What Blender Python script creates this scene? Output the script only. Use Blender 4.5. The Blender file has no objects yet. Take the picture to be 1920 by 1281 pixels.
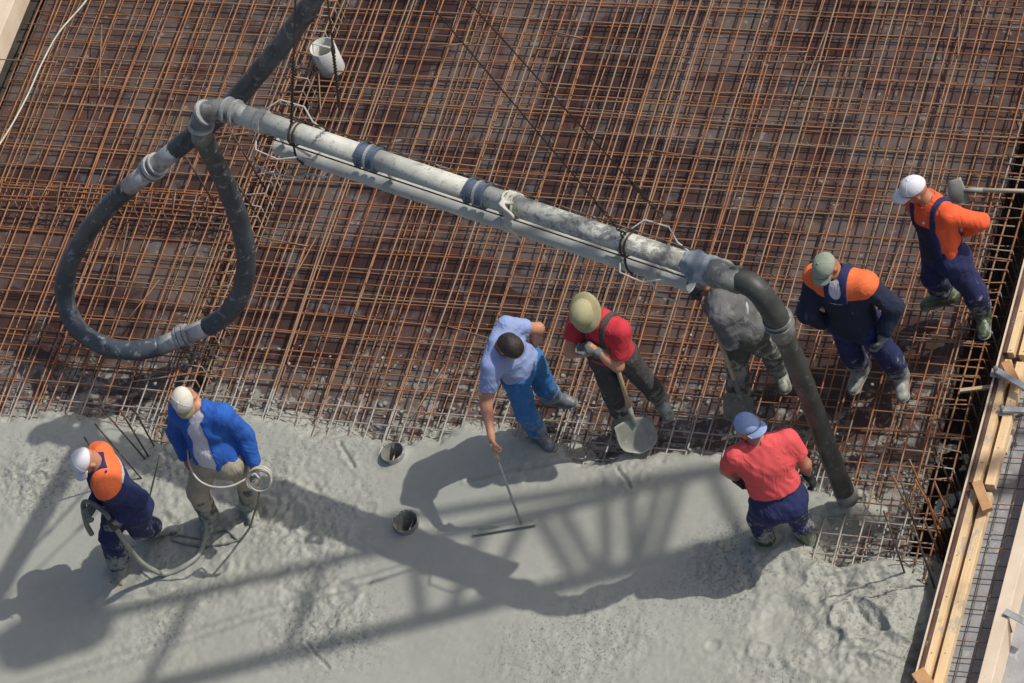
import bpy, math, random
import numpy as np
from mathutils import Vector, Matrix

random.seed(7)
rng = np.random.default_rng(7)
sc = bpy.context.scene
C = sc.collection
rad = math.radians
V3 = lambda *a: np.array(a, float)

# ------------------------------------------------------------------ camera
PITCH, ROLL, FPX, AZ, DIST = rad(50.6), rad(-25.0), 9000.0, rad(35.9), 36.5
F_ = V3(0, math.cos(PITCH), -math.sin(PITCH))
U_ = V3(0, math.sin(PITCH), math.cos(PITCH))
R_ = V3(1, 0, 0)
cr, sr = math.cos(ROLL), math.sin(ROLL)
R_, U_ = cr * R_ + sr * U_, -sr * R_ + cr * U_
ca, sa = math.cos(AZ), math.sin(AZ)
rz = lambda v: V3(ca * v[0] - sa * v[1], sa * v[0] + ca * v[1], v[2])
R_, U_, F_ = rz(R_), rz(U_), rz(F_)
CAM = -F_ * DIST
cam = bpy.data.cameras.new('camera')
cam.sensor_width = 36.0
cam.lens = 36.0 * FPX / 1920.0
cam.clip_start = 0.5
cam.clip_end = 500
co = bpy.data.objects.new('camera', cam)
C.objects.link(co)
M = Matrix.Identity(4)
for i in range(3):
    M[i][0], M[i][1], M[i][2], M[i][3] = R_[i], U_[i], -F_[i], CAM[i]
co.matrix_world = M
sc.camera = co

def P(x, y, z=0.0):
    """world point at height z seen at photo position x, y (1920 x 1281)"""
    d = F_ + R_ * ((x - 960) / FPX) - U_ * ((y - 640.5) / FPX)
    return CAM + d * ((z - CAM[2]) / d[2])

def gdir(x, y, dx, dy):
    v = P(x + dx, y + dy) - P(x, y)
    return v / np.linalg.norm(v)

# ------------------------------------------------------------------ sun and sky
SH = rz(V3(-0.80, 0.12, 0))          # shadow of one metre, on the ground
SUND = V3(SH[0], SH[1], -1.0)
SUND /= np.linalg.norm(SUND)
el = math.asin(-SUND[2])
w = bpy.data.worlds.new('World')
sc.world = w
w.use_nodes = True
nt = w.node_tree
sky = nt.nodes.new('ShaderNodeTexSky')
sky.sky_type = 'NISHITA'
sky.sun_disc = False
sky.sun_elevation = el
sky.sun_rotation = math.atan2(-SUND[0], -SUND[1])
sky.air_density = 1.0
sky.dust_density = 3.5
nt.links.new(sky.outputs[0], nt.nodes['Background'].inputs[0])
nt.nodes['Background'].inputs[1].default_value = 0.105
sl = bpy.data.lights.new('sun', 'SUN')
sl.energy = 3.15
sl.angle = rad(0.53)
sl.color = (1.0, 0.965, 0.90)
so = bpy.data.objects.new('sun', sl)
so.rotation_euler = Vector(-SUND).to_track_quat('Z', 'Y').to_euler()
so.location = (10, 5, 30)
C.objects.link(so)
sc.view_settings.view_transform = 'Standard'
sc.view_settings.look = 'None'
sc.view_settings.gamma = 1
sc.view_settings.exposure = 0.0
sc.cycles.max_bounces = 6

# ------------------------------------------------------------------ materials
def new_mat(name):
    m = bpy.data.materials.new(name)
    m.use_nodes = True
    n = m.node_tree
    return m, n, n.nodes['Principled BSDF']

def nd(n, t, **kw):
    x = n.nodes.new(t)
    for k, v in kw.items():
        if k in x.inputs.keys():
            x.inputs[k].default_value = v
        else:
            setattr(x, k, v)
    return x

def coords(n, scale=1.0, obj=False):
    tc = n.nodes.new('ShaderNodeTexCoord')
    mp = n.nodes.new('ShaderNodeMapping')
    sc_ = scale if hasattr(scale, '__len__') else (scale,) * 3
    mp.inputs['Scale'].default_value = sc_
    if obj:
        n.links.new(tc.outputs['Object'], mp.inputs[0])
    else:
        g = n.nodes.new('ShaderNodeNewGeometry')
        n.links.new(g.outputs['Position'], mp.inputs[0])
    return mp.outputs[0]

def noise(n, vec, scale, detail=4, rough=0.55, dist=0.0):
    t = nd(n, 'ShaderNodeTexNoise', Scale=scale, Detail=detail, Roughness=rough, Distortion=dist)
    n.links.new(vec, t.inputs['Vector'])
    return t.outputs['Fac']

def ramp(n, fac, stops):
    r = n.nodes.new('ShaderNodeValToRGB')
    e = r.color_ramp.elements
    while len(e) < len(stops):
        e.new(0.5)
    for k, (p, c) in enumerate(stops):
        e[k].position = p
        e[k].color = (c, c, c, 1) if not hasattr(c, '__len__') else (*c, 1)
    n.links.new(fac, r.inputs[0])
    return r.outputs[0]

def mix(n, fac, a, b, mode='MIX'):
    x = n.nodes.new('ShaderNodeMix')
    x.data_type = 'RGBA'
    x.blend_type = mode
    for s, v in ((x.inputs[0], fac), (x.inputs[6], a), (x.inputs[7], b)):
        if isinstance(v, (int, float)):
            s.default_value = v
        elif isinstance(v, (tuple, list)):
            s.default_value = (*v, 1)
        else:
            n.links.new(v, s)
    return x.outputs[2]

def nd_clamp(n, x, lo, hi):
    m = nd(n, 'ShaderNodeMapRange')
    m.inputs['From Min'].default_value = lo; m.inputs['From Max'].default_value = hi
    n.links.new(x, m.inputs[0])
    return m.outputs[0]

def bump(n, b, h, strength, dist):
    x = nd(n, 'ShaderNodeBump', Strength=strength, Distance=dist)
    n.links.new(h, x.inputs['Height'])
    n.links.new(x.outputs[0], b.inputs['Normal'])
    return x

def simple(name, c1, c2, scale=12, rough=0.7, metal=0.0, splash=0.0, sc_col=(0.36, 0.365, 0.33), bmp=0.25, bd=0.004, spl_scale=9.0):
    """two-tone surface with wear, optional cement splashes"""
    m, n, b = new_mat(name)
    v = coords(n)
    f = noise(n, v, scale, 5, 0.6)
    col = mix(n, ramp(n, f, [(0.35, 0), (0.65, 1)]), c1, c2)
    if splash > 0:
        s = noise(n, v, spl_scale, 6, 0.7, 0.3)
        t = 0.72 - 0.32 * splash
        col = mix(n, ramp(n, s, [(t - 0.04, 0), (t + 0.04, 1)]), col, sc_col)
    n.links.new(col, b.inputs['Base Color'])
    b.inputs['Roughness'].default_value = rough
    b.inputs['Metallic'].default_value = metal
    if bmp:
        bump(n, b, noise(n, v, scale * 6, 4, 0.6), bmp, bd)
    return m

M_ = {}
DECK_Z = -0.21
# wet / fresh concrete
m, n, b = new_mat('fresh_concrete')
v = coords(n)
f1 = noise(n, v, 1.1, 6, 0.6)
f2 = noise(n, v, 11, 6, 0.65)
f3 = noise(n, v, 60, 3, 0.6)
col = mix(n, ramp(n, f1, [(0.3, 0), (0.7, 1)]), (0.308, 0.311, 0.268), (0.358, 0.361, 0.312))
col = mix(n, ramp(n, f2, [(0.35, 0.35), (0.65, 0)]), col, (0.262, 0.264, 0.227))
n.links.new(col, b.inputs['Base Color'])
at = n.nodes.new('ShaderNodeAttribute')
at.attribute_name = 'rough'
n.links.new(ramp(n, f1, [(0.3, 0.5), (0.7, 0.68)]), b.inputs['Roughness'])
mm = nd(n, 'ShaderNodeMath', operation='MULTIPLY')
vo = nd(n, 'ShaderNodeTexNoise', Scale=44.0, Detail=3.0, Roughness=0.6, Distortion=0.25)
n.links.new(v, vo.inputs['Vector'])
n.links.new(ramp(n, vo.outputs['Fac'], [(0.32, 0), (0.40, 0.75), (0.75, 1)]), mm.inputs[0])
n.links.new(at.outputs['Fac'], mm.inputs[1])
mm2 = nd(n, 'ShaderNodeMath', operation='MULTIPLY_ADD')
n.links.new(f3, mm2.inputs[0])
mm2.inputs[1].default_value = 0.05
n.links.new(mm.outputs[0], mm2.inputs[2])
bump(n, b, mm2.outputs[0], 1.0, 0.012)
M_['conc'] = m

# film-faced plywood deck
m, n, b = new_mat('plywood_deck')
v = coords(n)
br = nd(n, 'ShaderNodeTexBrick', Scale=1.0)
br.inputs['Color1'].default_value = (0.0, 0.0, 0.0, 1)
br.inputs['Color2'].default_value = (1.0, 1.0, 1.0, 1)
br.inputs['Mortar'].default_value = (0.5, 0.5, 0.5, 1)
br.inputs['Mortar Size'].default_value = 0.006
br.inputs['Brick Width'].default_value = 1.3
br.inputs['Row Height'].default_value = 0.52
mpr = n.nodes.new('ShaderNodeMapping')
mpr.inputs['Rotation'].default_value = (0, 0, rad(90))
n.links.new(v, mpr.inputs[0])
n.links.new(mpr.outputs[0], br.inputs['Vector'])
tone = mix(n, br.outputs['Color'], (0.052, 0.033, 0.027), (0.128, 0.098, 0.090))
d1 = noise(n, v, 2.2, 7, 0.65, 0.4)
col = mix(n, ramp(n, d1, [(0.42, 0), (0.60, 1)]), tone, (0.115, 0.082, 0.062))
d2 = noise(n, coords(n, (1.4, 1.0, 1)), 0.8, 5, 0.6, 0.6)
col = mix(n, ramp(n, d2, [(0.49, 0), (0.57, 0.85)]), col, (0.070, 0.030, 0.021))
d3 = noise(n, v, 9, 6, 0.75, 0.5)
col = mix(n, ramp(n, d3, [(0.60, 0), (0.68, 0.8)]), col, (0.36, 0.345, 0.32))
# cement spatter, thicker towards the pour
sx = n.nodes.new('ShaderNodeSeparateXYZ'); n.links.new(v, sx.inputs[0])
mr = nd(n, 'ShaderNodeMapRange'); mr.inputs['From Min'].default_value = P(900, 830)[1] + 1.5; mr.inputs['From Max'].default_value = P(900, 830)[1]
mr.inputs['To Min'].default_value = 0.0; mr.inputs['To Max'].default_value = 0.17
n.links.new(sx.outputs[1], mr.inputs[0])
d5 = noise(n, v, 7.0, 7, 0.78, 0.6)
a5 = nd(n, 'ShaderNodeMath', operation='ADD'); n.links.new(d5, a5.inputs[0]); n.links.new(mr.outputs[0], a5.inputs[1])
col = mix(n, ramp(n, a5.outputs[0], [(0.62, 0), (0.70, 0.9)]), col, (0.30, 0.295, 0.26))
# wet stains with their own places; the left beam pair paints its gap's shade
for (sx_, sy_, ax_, ay_) in ((985, 345, 1.35, 0.36), (720, 520, 1.0, 0.30), (560, 620, 0.5, 0.35), (1330, 460, 0.5, 0.3), (120, 590, 0.6, 0.4), (1120, 130, 0.35, 0.5), (330, 375, 1.0, 0.20), (900, 575, 0.5, 0.2), (130, 350, 0.9, 0.15), (1570, 60, 0.22, 0.35), (740, 60, 0.5, 0.5), (640, 230, 0.5, 0.25), (1200, 300, 0.6, 0.15), (1640, 640, 0.5, 0.25), (1490, 700, 0.4, 0.3)):
    p_ = P(sx_, sy_, DECK_Z)
    vm = n.nodes.new('ShaderNodeVectorMath'); vm.operation = 'SUBTRACT'; n.links.new(v, vm.inputs[0]); vm.inputs[1].default_value = tuple(p_)
    vs_ = n.nodes.new('ShaderNodeVectorMath'); vs_.operation = 'MULTIPLY'; n.links.new(vm.outputs[0], vs_.inputs[0]); vs_.inputs[1].default_value = (1 / ax_, 1 / ay_, 0)
    vl = n.nodes.new('ShaderNodeVectorMath'); vl.operation = 'LENGTH'; n.links.new(vs_.outputs[0], vl.inputs[0])
    ma = nd(n, 'ShaderNodeMath', operation='MULTIPLY_ADD'); n.links.new(d1, ma.inputs[0]); ma.inputs[1].default_value = -2.4; n.links.new(vl.outputs['Value'], ma.inputs[2])
    col = mix(n, ramp(n, ma.outputs[0], [(0.0, 0.9), (0.12, 0.0)]) if False else ramp(n, nd_clamp(n, ma.outputs[0], -0.6, 0.1), [(0.0, 0.95), (0.75, 0.85), (1.0, 0.0)]), col, (0.036, 0.014, 0.010))
d4 = noise(n, v, 4.5, 5, 0.6)
col = mix(n, ramp(n, d4, [(0.56, 0), (0.66, 0.6)]), col, (0.105, 0.105, 0.118))
col = mix(n, br.outputs['Fac'], col, (0.03, 0.02, 0.018))
n.links.new(col, b.inputs['Base Color'])
n.links.new(ramp(n, d1, [(0.38, 0.30), (0.6, 0.75)]), b.inputs['Roughness'])
bump(n, b, d3, 0.35, 0.01)
M_['deck'] = m

# rebar: rust, greyed with cement close to the pour (attribute 'cem')
m, n, b = new_mat('rusty_rebar')
v = coords(n)
oi = n.nodes.new('ShaderNodeObjectInfo')
f = noise(n, v, 5, 5, 0.65)
rust = mix(n, ramp(n, f, [(0.32, 0), (0.68, 1)]), (0.125, 0.050, 0.025), (0.36, 0.150, 0.055))
rust = mix(n, ramp(n, oi.outputs['Random'], [(0.35, 0.0), (1.0, 0.75)]), rust, (0.25, 0.185, 0.125))
s = noise(n, v, 3.4, 6, 0.75, 0.2)
at = n.nodes.new('ShaderNodeAttribute')
at.attribute_name = 'cem'
ad = nd(n, 'ShaderNodeMath', operation='MULTIPLY_ADD')
n.links.new(at.outputs['Fac'], ad.inputs[0])
ad.inputs[1].default_value = 0.42
n.links.new(s, ad.inputs[2])
col = mix(n, ramp(n, ad.outputs[0], [(0.72, 0), (0.86, 0.85)]), rust, (0.36, 0.345, 0.31))
n.links.new(col, b.inputs['Base Color'])
b.inputs['Roughness'].default_value = 0.6
b.inputs['Metallic'].default_value = 0.1
bump(n, b, noise(n, v, 90, 2), 0.4, 0.003)
M_['rebar'] = m

M_['dark_rebar'] = simple('dark_rebar', (0.075, 0.052, 0.042), (0.15, 0.10, 0.075), 10, 0.6, 0.2, 0.35)
M_['rust_rebar'] = simple('orange_rebar', (0.20, 0.085, 0.035), (0.36, 0.16, 0.06), 10, 0.6, 0.1, 0.1)
m, n, b = new_mat('pale_pipe_paint')
v = coords(n)
col = mix(n, ramp(n, noise(n, v, 7, 5, 0.6), [(0.35, 0), (0.65, 1)]), (0.48, 0.48, 0.41), (0.62, 0.62, 0.54))
sxp = n.nodes.new('ShaderNodeSeparateXYZ'); n.links.new(v, sxp.inputs[0])
mp_ = nd(n, 'ShaderNodeMapRange'); mp_.inputs['From Min'].default_value = P(900, 370, 2.6)[0]; mp_.inputs['From Max'].default_value = P(1345, 512, 2.75)[0]
mp_.inputs['To Min'].default_value = 0.0; mp_.inputs['To Max'].default_value = 0.17
n.links.new(sxp.outputs[0], mp_.inputs[0])
ap_ = nd(n, 'ShaderNodeMath', operation='ADD'); n.links.new(mp_.outputs[0], ap_.inputs[0]); n.links.new(noise(n, v, 19, 7, 0.75, 0.4), ap_.inputs[1])
col = mix(n, ramp(n, ap_.outputs[0], [(0.56, 0), (0.66, 0.9)]), col, (0.22, 0.21, 0.185))
stq = noise(n, coords(n, (2.0, 16, 16)), 2.2, 6, 0.7, 0.2)
col = mix(n, ramp(n, stq, [(0.60, 0), (0.68, 0.7)]), col, (0.13, 0.12, 0.105))
n.links.new(col, b.inputs['Base Color'])
b.inputs['Roughness'].default_value = 0.6
bump(n, b, ap_.outputs[0], 0.5, 0.008)
M_['pipe'] = m
M_['channel'] = simple('grey_galvanised', (0.44, 0.44, 0.40), (0.58, 0.58, 0.53), 5, 0.5, 0.2, 0.3, (0.22, 0.21, 0.195))
M_['hose'] = simple('slate_rubber', (0.030, 0.040, 0.050), (0.075, 0.092, 0.108), 3, 0.40, 0, 0.36, (0.24, 0.26, 0.27), 0.5, 0.006, 14)
M_['hose2'] = simple('muddy_rubber', (0.026, 0.028, 0.025), (0.060, 0.062, 0.055), 3, 0.5, 0, 0.3, (0.14, 0.14, 0.125), 0.5, 0.006, 14)
M_['steel'] = simple('worn_steel', (0.30, 0.31, 0.32), (0.50, 0.50, 0.50), 8, 0.45, 0.35, 0.4, (0.3, 0.3, 0.28))
M_['mudsteel'] = simple('muddy_steel', (0.13, 0.13, 0.115), (0.24, 0.24, 0.215), 8, 0.6, 0.1, 0.4)
M_['bluesteel'] = simple('blue_coupling', (0.07, 0.095, 0.14), (0.13, 0.17, 0.22), 8, 0.5, 0.2, 0.3)
M_['white_steel'] = simple('white_bar', (0.36, 0.36, 0.33), (0.54, 0.54, 0.50), 9, 0.5, 0, 0.25, (0.25, 0.25, 0.23))
M_['chain'] = simple('dark_chain', (0.035, 0.028, 0.024), (0.085, 0.06, 0.045), 15, 0.5, 0.5)
M_['rope'] = simple('pale_rope', (0.46, 0.44, 0.36), (0.60, 0.58, 0.50), 20, 0.85)
M_['rag'] = simple('grey_rag', (0.18, 0.22, 0.25), (0.33, 0.37, 0.39), 9, 0.85, 0, 0.3)
M_['wood_handle'] = simple('wooden_handle', (0.42, 0.31, 0.17), (0.55, 0.43, 0.26), 12, 0.6, 0, 0.25)
M_['blade'] = simple('cement_blade', (0.22, 0.225, 0.19), (0.31, 0.315, 0.275), 8, 0.6, 0.05, 0.3)
M_['darkblade'] = simple('dark_wet_blade', (0.10, 0.105, 0.09), (0.17, 0.175, 0.15), 8, 0.6, 0.05, 0.2)
M_['white_plastic'] = simple('white_plastic', (0.46, 0.46, 0.42), (0.58, 0.58, 0.53), 6, 0.45, 0, 0.4, (0.4, 0.4, 0.37))
M_['black_hole'] = simple('hole_shade', (0.02, 0.02, 0.018), (0.04, 0.04, 0.035), 6, 0.6)
M_['grey_floor'] = simple('grey_slab', (0.26, 0.26, 0.27), (0.36, 0.36, 0.365), 5, 0.8, 0, 0.35, (0.42, 0.42, 0.42), 0.5, 0.01)
M_['dark_pit'] = simple('pit_bottom', (0.045, 0.038, 0.032), (0.08, 0.07, 0.06), 3, 0.9)
M_['darkply'] = simple('brown_film_plywood', (0.09, 0.045, 0.03), (0.16, 0.09, 0.065), 5, 0.5, 0, 0.25)
M_['blue_strip'] = simple('blue_plastic', (0.08, 0.25, 0.42), (0.12, 0.33, 0.5), 5, 0.5)

# sawn timber with grain along Y
m, n, b = new_mat('sawn_timber')
g1 = noise(n, coords(n, (26, 1.1, 26)), 1.6, 5, 0.6, 0.6)
col = mix(n, ramp(n, g1, [(0.3, 0), (0.7, 1)]), (0.68, 0.46, 0.235), (0.80, 0.60, 0.35))
g2 = noise(n, coords(n), 2.4, 5, 0.6)
col = mix(n, ramp(n, g2, [(0.50, 0), (0.66, 0.7)]), col, (0.42, 0.29, 0.17))
g3 = noise(n, coords(n, (1.6, 1, 1)), 16, 5, 0.7)
col = mix(n, ramp(n, g3, [(0.62, 0), (0.70, 0.7)]), col, (0.30, 0.22, 0.15))
g4 = noise(n, coords(n, (1, 0.5, 1)), 5, 7, 0.75, 0.5)
col = mix(n, ramp(n, g4, [(0.57, 0), (0.62, 0.75)]), col, (0.36, 0.34, 0.30))
n.links.new(col, b.inputs['Base Color'])
b.inputs['Roughness'].default_value = 0.7
bump(n, b, g1, 0.25, 0.004)
M_['timber'] = m
M_['timber_end'] = simple('brown_timber', (0.42, 0.21, 0.085), (0.55, 0.32, 0.15), 8, 0.7)
M_['pale_timber'] = simple('pale_timber', (0.62, 0.50, 0.36), (0.72, 0.60, 0.45), 4, 0.7, 0, 0.1)

def cloth(name, c, splash=0.0, dirt=0.25, c2=None, spl_scale=6, crease=0.30):
    crease = 0.0 if 'cap' in name or 'hat' in name else crease
    c2 = c2 or tuple(x * 0.72 for x in c)
    m, n, b = new_mat(name)
    v = coords(n)
    f = noise(n, v, 8, 5, 0.65)
    col = mix(n, ramp(n, f, [(0.35, 0), (0.68, 1)]), c, c2)
    if dirt:
        g = noise(n, v, 15, 6, 0.7)
        col = mix(n, ramp(n, g, [(0.55, 0), (0.75, dirt)]), col, (0.33, 0.32, 0.29))
    if splash:
        g = noise(n, v, spl_scale, 6, 0.7, 0.4)
        t = 0.72 - 0.32 * splash
        col = mix(n, ramp(n, g, [(t - 0.03, 0), (t + 0.03, 0.9)]), col, (0.36, 0.36, 0.32))
    # cement splashed up from the ground
    sz = n.nodes.new('ShaderNodeSeparateXYZ'); n.links.new(v, sz.inputs[0])
    mz = nd(n, 'ShaderNodeMapRange'); mz.inputs['From Min'].default_value = 0.75; mz.inputs['From Max'].default_value = 0.05
    mz.inputs['To Min'].default_value = 0.0; mz.inputs['To Max'].default_value = 0.26
    n.links.new(sz.outputs[2], mz.inputs[0])
    az_ = nd(n, 'ShaderNodeMath', operation='ADD'); n.links.new(mz.outputs[0], az_.inputs[0]); n.links.new(noise(n, v, 11, 6, 0.75, 0.3), az_.inputs[1])
    col = mix(n, ramp(n, az_.outputs[0], [(0.66, 0), (0.74, 0.85)]), col, (0.30, 0.30, 0.265))
    n.links.new(col, b.inputs['Base Color'])
    b.inputs['Roughness'].default_value = 0.88
    b.inputs['Sheen Weight'].default_value = 0.0
    ww = noise(n, coords(n, (1, 1, 0.5)), 5.5, 2, 0.45, 1.2)
    cr_ = ramp(n, ww, [(0.40, 0), (0.49, 1), (0.56, 0.25), (0.62, 1), (0.70, 0.4)])
    fine = noise(n, coords(n), 60, 3, 0.6)
    sm = nd(n, 'ShaderNodeMath', operation='MULTIPLY_ADD'); n.links.new(fine, sm.inputs[0]); sm.inputs[1].default_value = 0.12 if crease else 0.5; (n.links.new(cr_, sm.inputs[2]) if crease else None)
    bump(n, b, sm.outputs[0], crease or 0.10, 0.012 if crease else 0.002)
    return m

def skinm(name, c):
    m, n, b = new_mat(name)
    f = noise(n, coords(n), 18, 4, 0.6)
    col = mix(n, ramp(n, f, [(0.3, 0), (0.7, 1)]), c, tuple(x * 0.8 for x in c))
    n.links.new(col, b.inputs['Base Color'])
    b.inputs['Roughness'].default_value = 0.5
    b.inputs['Subsurface Weight'].default_value = 0.08
    b.inputs['Subsurface Radius'].default_value = (0.012, 0.005, 0.003)
    return m
M_['skin'] = skinm('tanned_skin', (0.56, 0.27, 0.165))
M_['skin2'] = skinm('ruddy_skin', (0.50, 0.215, 0.13))
M_['eye'] = simple('eye_white', (0.6, 0.6, 0.58), (0.55, 0.55, 0.52), 30, 0.3, bmp=0)
M_['hair'] = simple('dark_hair', (0.018, 0.013, 0.010), (0.045, 0.034, 0.028), 60, 0.55, bmp=0.6)
M_['orange'] = cloth('orange_cloth', (0.88, 0.125, 0.035), 0, 0.05, (0.78, 0.10, 0.03))
M_['hiviz'] = cloth('orange_yoke_cloth', (0.90, 0.18, 0.05), 0.0, 0.12, (0.80, 0.15, 0.045))
M_['tape'] = cloth('silver_tape', (0.52, 0.54, 0.52), 0, 0.1)
M_['navy'] = cloth('navy_cloth', (0.013, 0.020, 0.048), 0, 0.03)
M_['navy2'] = cloth('blue_navy_cloth', (0.018, 0.027, 0.105), 0, 0.07)
M_['purple'] = cloth('navy_trouser_cloth', (0.016, 0.023, 0.095), 0.0, 0.10)
M_['royal'] = cloth('royal_blue_cloth', (0.022, 0.120, 0.48), 0, 0.06, (0.015, 0.085, 0.36))
M_['whitecloth'] = cloth('white_cloth', (0.62, 0.60, 0.66), 0, 0.15, (0.55, 0.54, 0.6))
M_['khaki'] = cloth('khaki_cloth', (0.40, 0.35, 0.26), 0.3, 0.2)
M_['ltee'] = cloth('pale_blue_jersey', (0.29, 0.37, 0.63), 0, 0.08, (0.25, 0.32, 0.55))
M_['jeans'] = cloth('blue_jeans', (0.035, 0.175, 0.42), 0.0, 0.07, (0.025, 0.12, 0.31))
M_['red'] = cloth('red_jersey', (0.58, 0.035, 0.050), 0, 0.03, (0.50, 0.028, 0.042))
M_['coral'] = cloth('coral_red_jersey', (0.80, 0.105, 0.105), 0, 0.03, (0.70, 0.08, 0.085))
M_['dgrey'] = cloth('dark_grey_cloth', (0.062, 0.060, 0.058), 0.2, 0.3)
M_['grey'] = cloth('worn_grey_cloth', (0.14, 0.14, 0.14), 0.28, 0.5, (0.10, 0.10, 0.10))
M_['wader'] = cloth('muddy_wader', (0.10, 0.105, 0.085), 0.5, 0.5)
M_['boot_green'] = simple('green_rubber_boot', (0.05, 0.085, 0.035), (0.10, 0.13, 0.07), 9, 0.35, 0, 0.5, (0.33, 0.335, 0.29), 0.2, 0.004, 11)
M_['boot_mud'] = simple('cement_covered_boot', (0.13, 0.14, 0.10), (0.24, 0.245, 0.20), 9, 0.5, 0, 0.75, (0.33, 0.335, 0.29), 0.2, 0.004, 11)
M_['shoe'] = simple('grey_leather_shoe', (0.09, 0.10, 0.11), (0.17, 0.18, 0.19), 9, 0.5, 0, 0.3)
M_['glove'] = cloth('grey_glove', (0.17, 0.185, 0.175), 0.3, 0.4)
M_['glove2'] = cloth('brown_glove', (0.15, 0.125, 0.11), 0.2, 0.4)
M_['blackglove'] = cloth('black_glove', (0.03, 0.032, 0.03), 0.1, 0.2)
M_['cap_white'] = cloth('white_cap_cloth', (0.72, 0.72, 0.75), 0, 0.08, (0.66, 0.66, 0.69))
M_['cap_cream'] = cloth('cream_cap_cloth', (0.70, 0.66, 0.56), 0, 0.10, (0.62, 0.58, 0.49))
M_['cap_blue'] = cloth('pale_blue_cap_cloth', (0.34, 0.45, 0.72), 0, 0.10)
M_['cap_green'] = cloth('greenish_cap_cloth', (0.32, 0.36, 0.28), 0.0, 0.35)
M_['cap_khaki'] = cloth('khaki_hat_cloth', (0.42, 0.38, 0.21), 0, 0.12)

# ------------------------------------------------------------------ object helpers
def tag(o, label=None, cat=None, group=None, kind=None):
    for k, v in (('label', label), ('category', cat), ('group', group), ('kind', kind)):
        if v:
            o[k] = v
    return o

def link(name, verts, faces, mat, parent=None, smooth=False, attr=None):
    me = bpy.data.meshes.new(name)
    verts = np.asarray(verts, float)
    faces = faces if isinstance(faces, list) else faces.tolist()
    me.from_pydata(verts.tolist(), [], faces)
    if attr:
        for k, a in attr.items():
            at = me.attributes.new(k, 'FLOAT', 'POINT')
            at.data.foreach_set('value', np.asarray(a, np.float32))
    if smooth:
        me.polygons.foreach_set('use_smooth', [True] * len(me.polygons))
    me.materials.append(mat)
    me.update()
    o = bpy.data.objects.new(name, me)
    C.objects.link(o)
    if parent is not None:
        o.parent = parent
        o.matrix_parent_inverse = Matrix.Identity(4)
        off, a = Vector((0, 0, 0)), parent
        while a is not None:
            off += a.location
            a = a.parent
        me.transform(Matrix.Translation(-off))
    return o

def empty(name, loc, label, cat, group=None):
    e = bpy.data.objects.new(name, None)
    e.location = Vector(loc)
    e.empty_display_size = 0.1
    C.objects.link(e)
    return tag(e, label, cat, group)

class MB:
    def __init__(s):
        s.v, s.f, s.a = [], [], []
    def add(s, v, f, a=None):
        o = len(s.v)
        s.v += [tuple(x) for x in v]
        s.f += [tuple(i + o for i in q) for q in f]
        s.a += list(a) if a is not None else [0.0] * len(v)
    def tube(s, pts, r, seg=8, cap=True, flat=None, a=None):
        pts = np.asarray(pts, float)
        n = len(pts)
        r = np.full(n, r) if not hasattr(r, '__len__') else np.asarray(r)
        t = np.gradient(pts, axis=0)
        t /= np.linalg.norm(t, axis=1)[:, None] + 1e-12
        up = V3(0, 0, 1) if abs(t[0][2]) < 0.9 else V3(1, 0, 0)
        x = np.cross(up, t[0]); x /= np.linalg.norm(x)
        vs = []
        for i in range(n):
            x = x - t[i] * (x @ t[i]); x /= np.linalg.norm(x)
            y = np.cross(t[i], x)
            for k in range(seg):
                an = 2 * math.pi * k / seg
                vs.append(pts[i] + r[i] * (math.cos(an) * x + math.sin(an) * y))
        fs = []
        for i in range(n - 1):
            for k in range(seg):
                k2 = (k + 1) % seg
                fs.append((i * seg + k, i * seg + k2, (i + 1) * seg + k2, (i + 1) * seg + k))
        if cap:
            fs.append(tuple(range(seg))[::-1])
            fs.append(tuple((n - 1) * seg + k for k in range(seg)))
        aa = None
        if a is not None:
            aa = np.repeat(a, seg)
        s.add(vs, fs, aa)
        return s
    def box(s, c, ax, ay, az_, dx, dy, dz):
        c, ax, ay, az_ = map(np.asarray, (c, ax, ay, az_))
        vs = [c + ax * dx * i / 2 + ay * dy * j / 2 + az_ * dz * k / 2 for i in (-1, 1) for j in (-1, 1) for k in (-1, 1)]
        s.add(vs, [(0, 1, 3, 2), (4, 6, 7, 5), (0, 4, 5, 1), (2, 3, 7, 6), (0, 2, 6, 4), (1, 5, 7, 3)])
        return s
    def bar(s, p, q, w_, h_, up=(0, 0, 1)):
        p, q = np.asarray(p, float), np.asarray(q, float)
        d = q - p; L = np.linalg.norm(d); d /= L
        x = np.cross(d, up); x /= np.linalg.norm(x)
        return s.box((p + q) / 2, d, x, np.cross(x, d), L, w_, h_)
    def build(s, name, mat, parent=None, smooth=False, attr=False, bevel=0):
        o = link(name, s.v, s.f, mat, parent, smooth, {'cem': s.a} if attr else None)
        if bevel:
            b = o.modifiers.new('bevel', 'BEVEL')
            b.width = bevel; b.segments = 2
        return o

def spline(pts, step=0.05):
    """Catmull-Rom through 3D points, resampled"""
    p = np.asarray(pts, float)
    p = np.vstack([2 * p[0] - p[1], p, 2 * p[-1] - p[-2]])
    out = []
    for i in range(1, len(p) - 2):
        L = np.linalg.norm(p[i + 1] - p[i])
        k = max(2, int(L / step))
        for j in range(k):
            t = j / k
            out.append(0.5 * ((2 * p[i]) + (-p[i - 1] + p[i + 1]) * t + (2 * p[i - 1] - 5 * p[i] + 4 * p[i + 1] - p[i + 2]) * t * t
                              + (-p[i - 1] + 3 * p[i] - 3 * p[i + 1] + p[i + 2]) * t ** 3))
    out.append(p[-2])
    return np.array(out)

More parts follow.
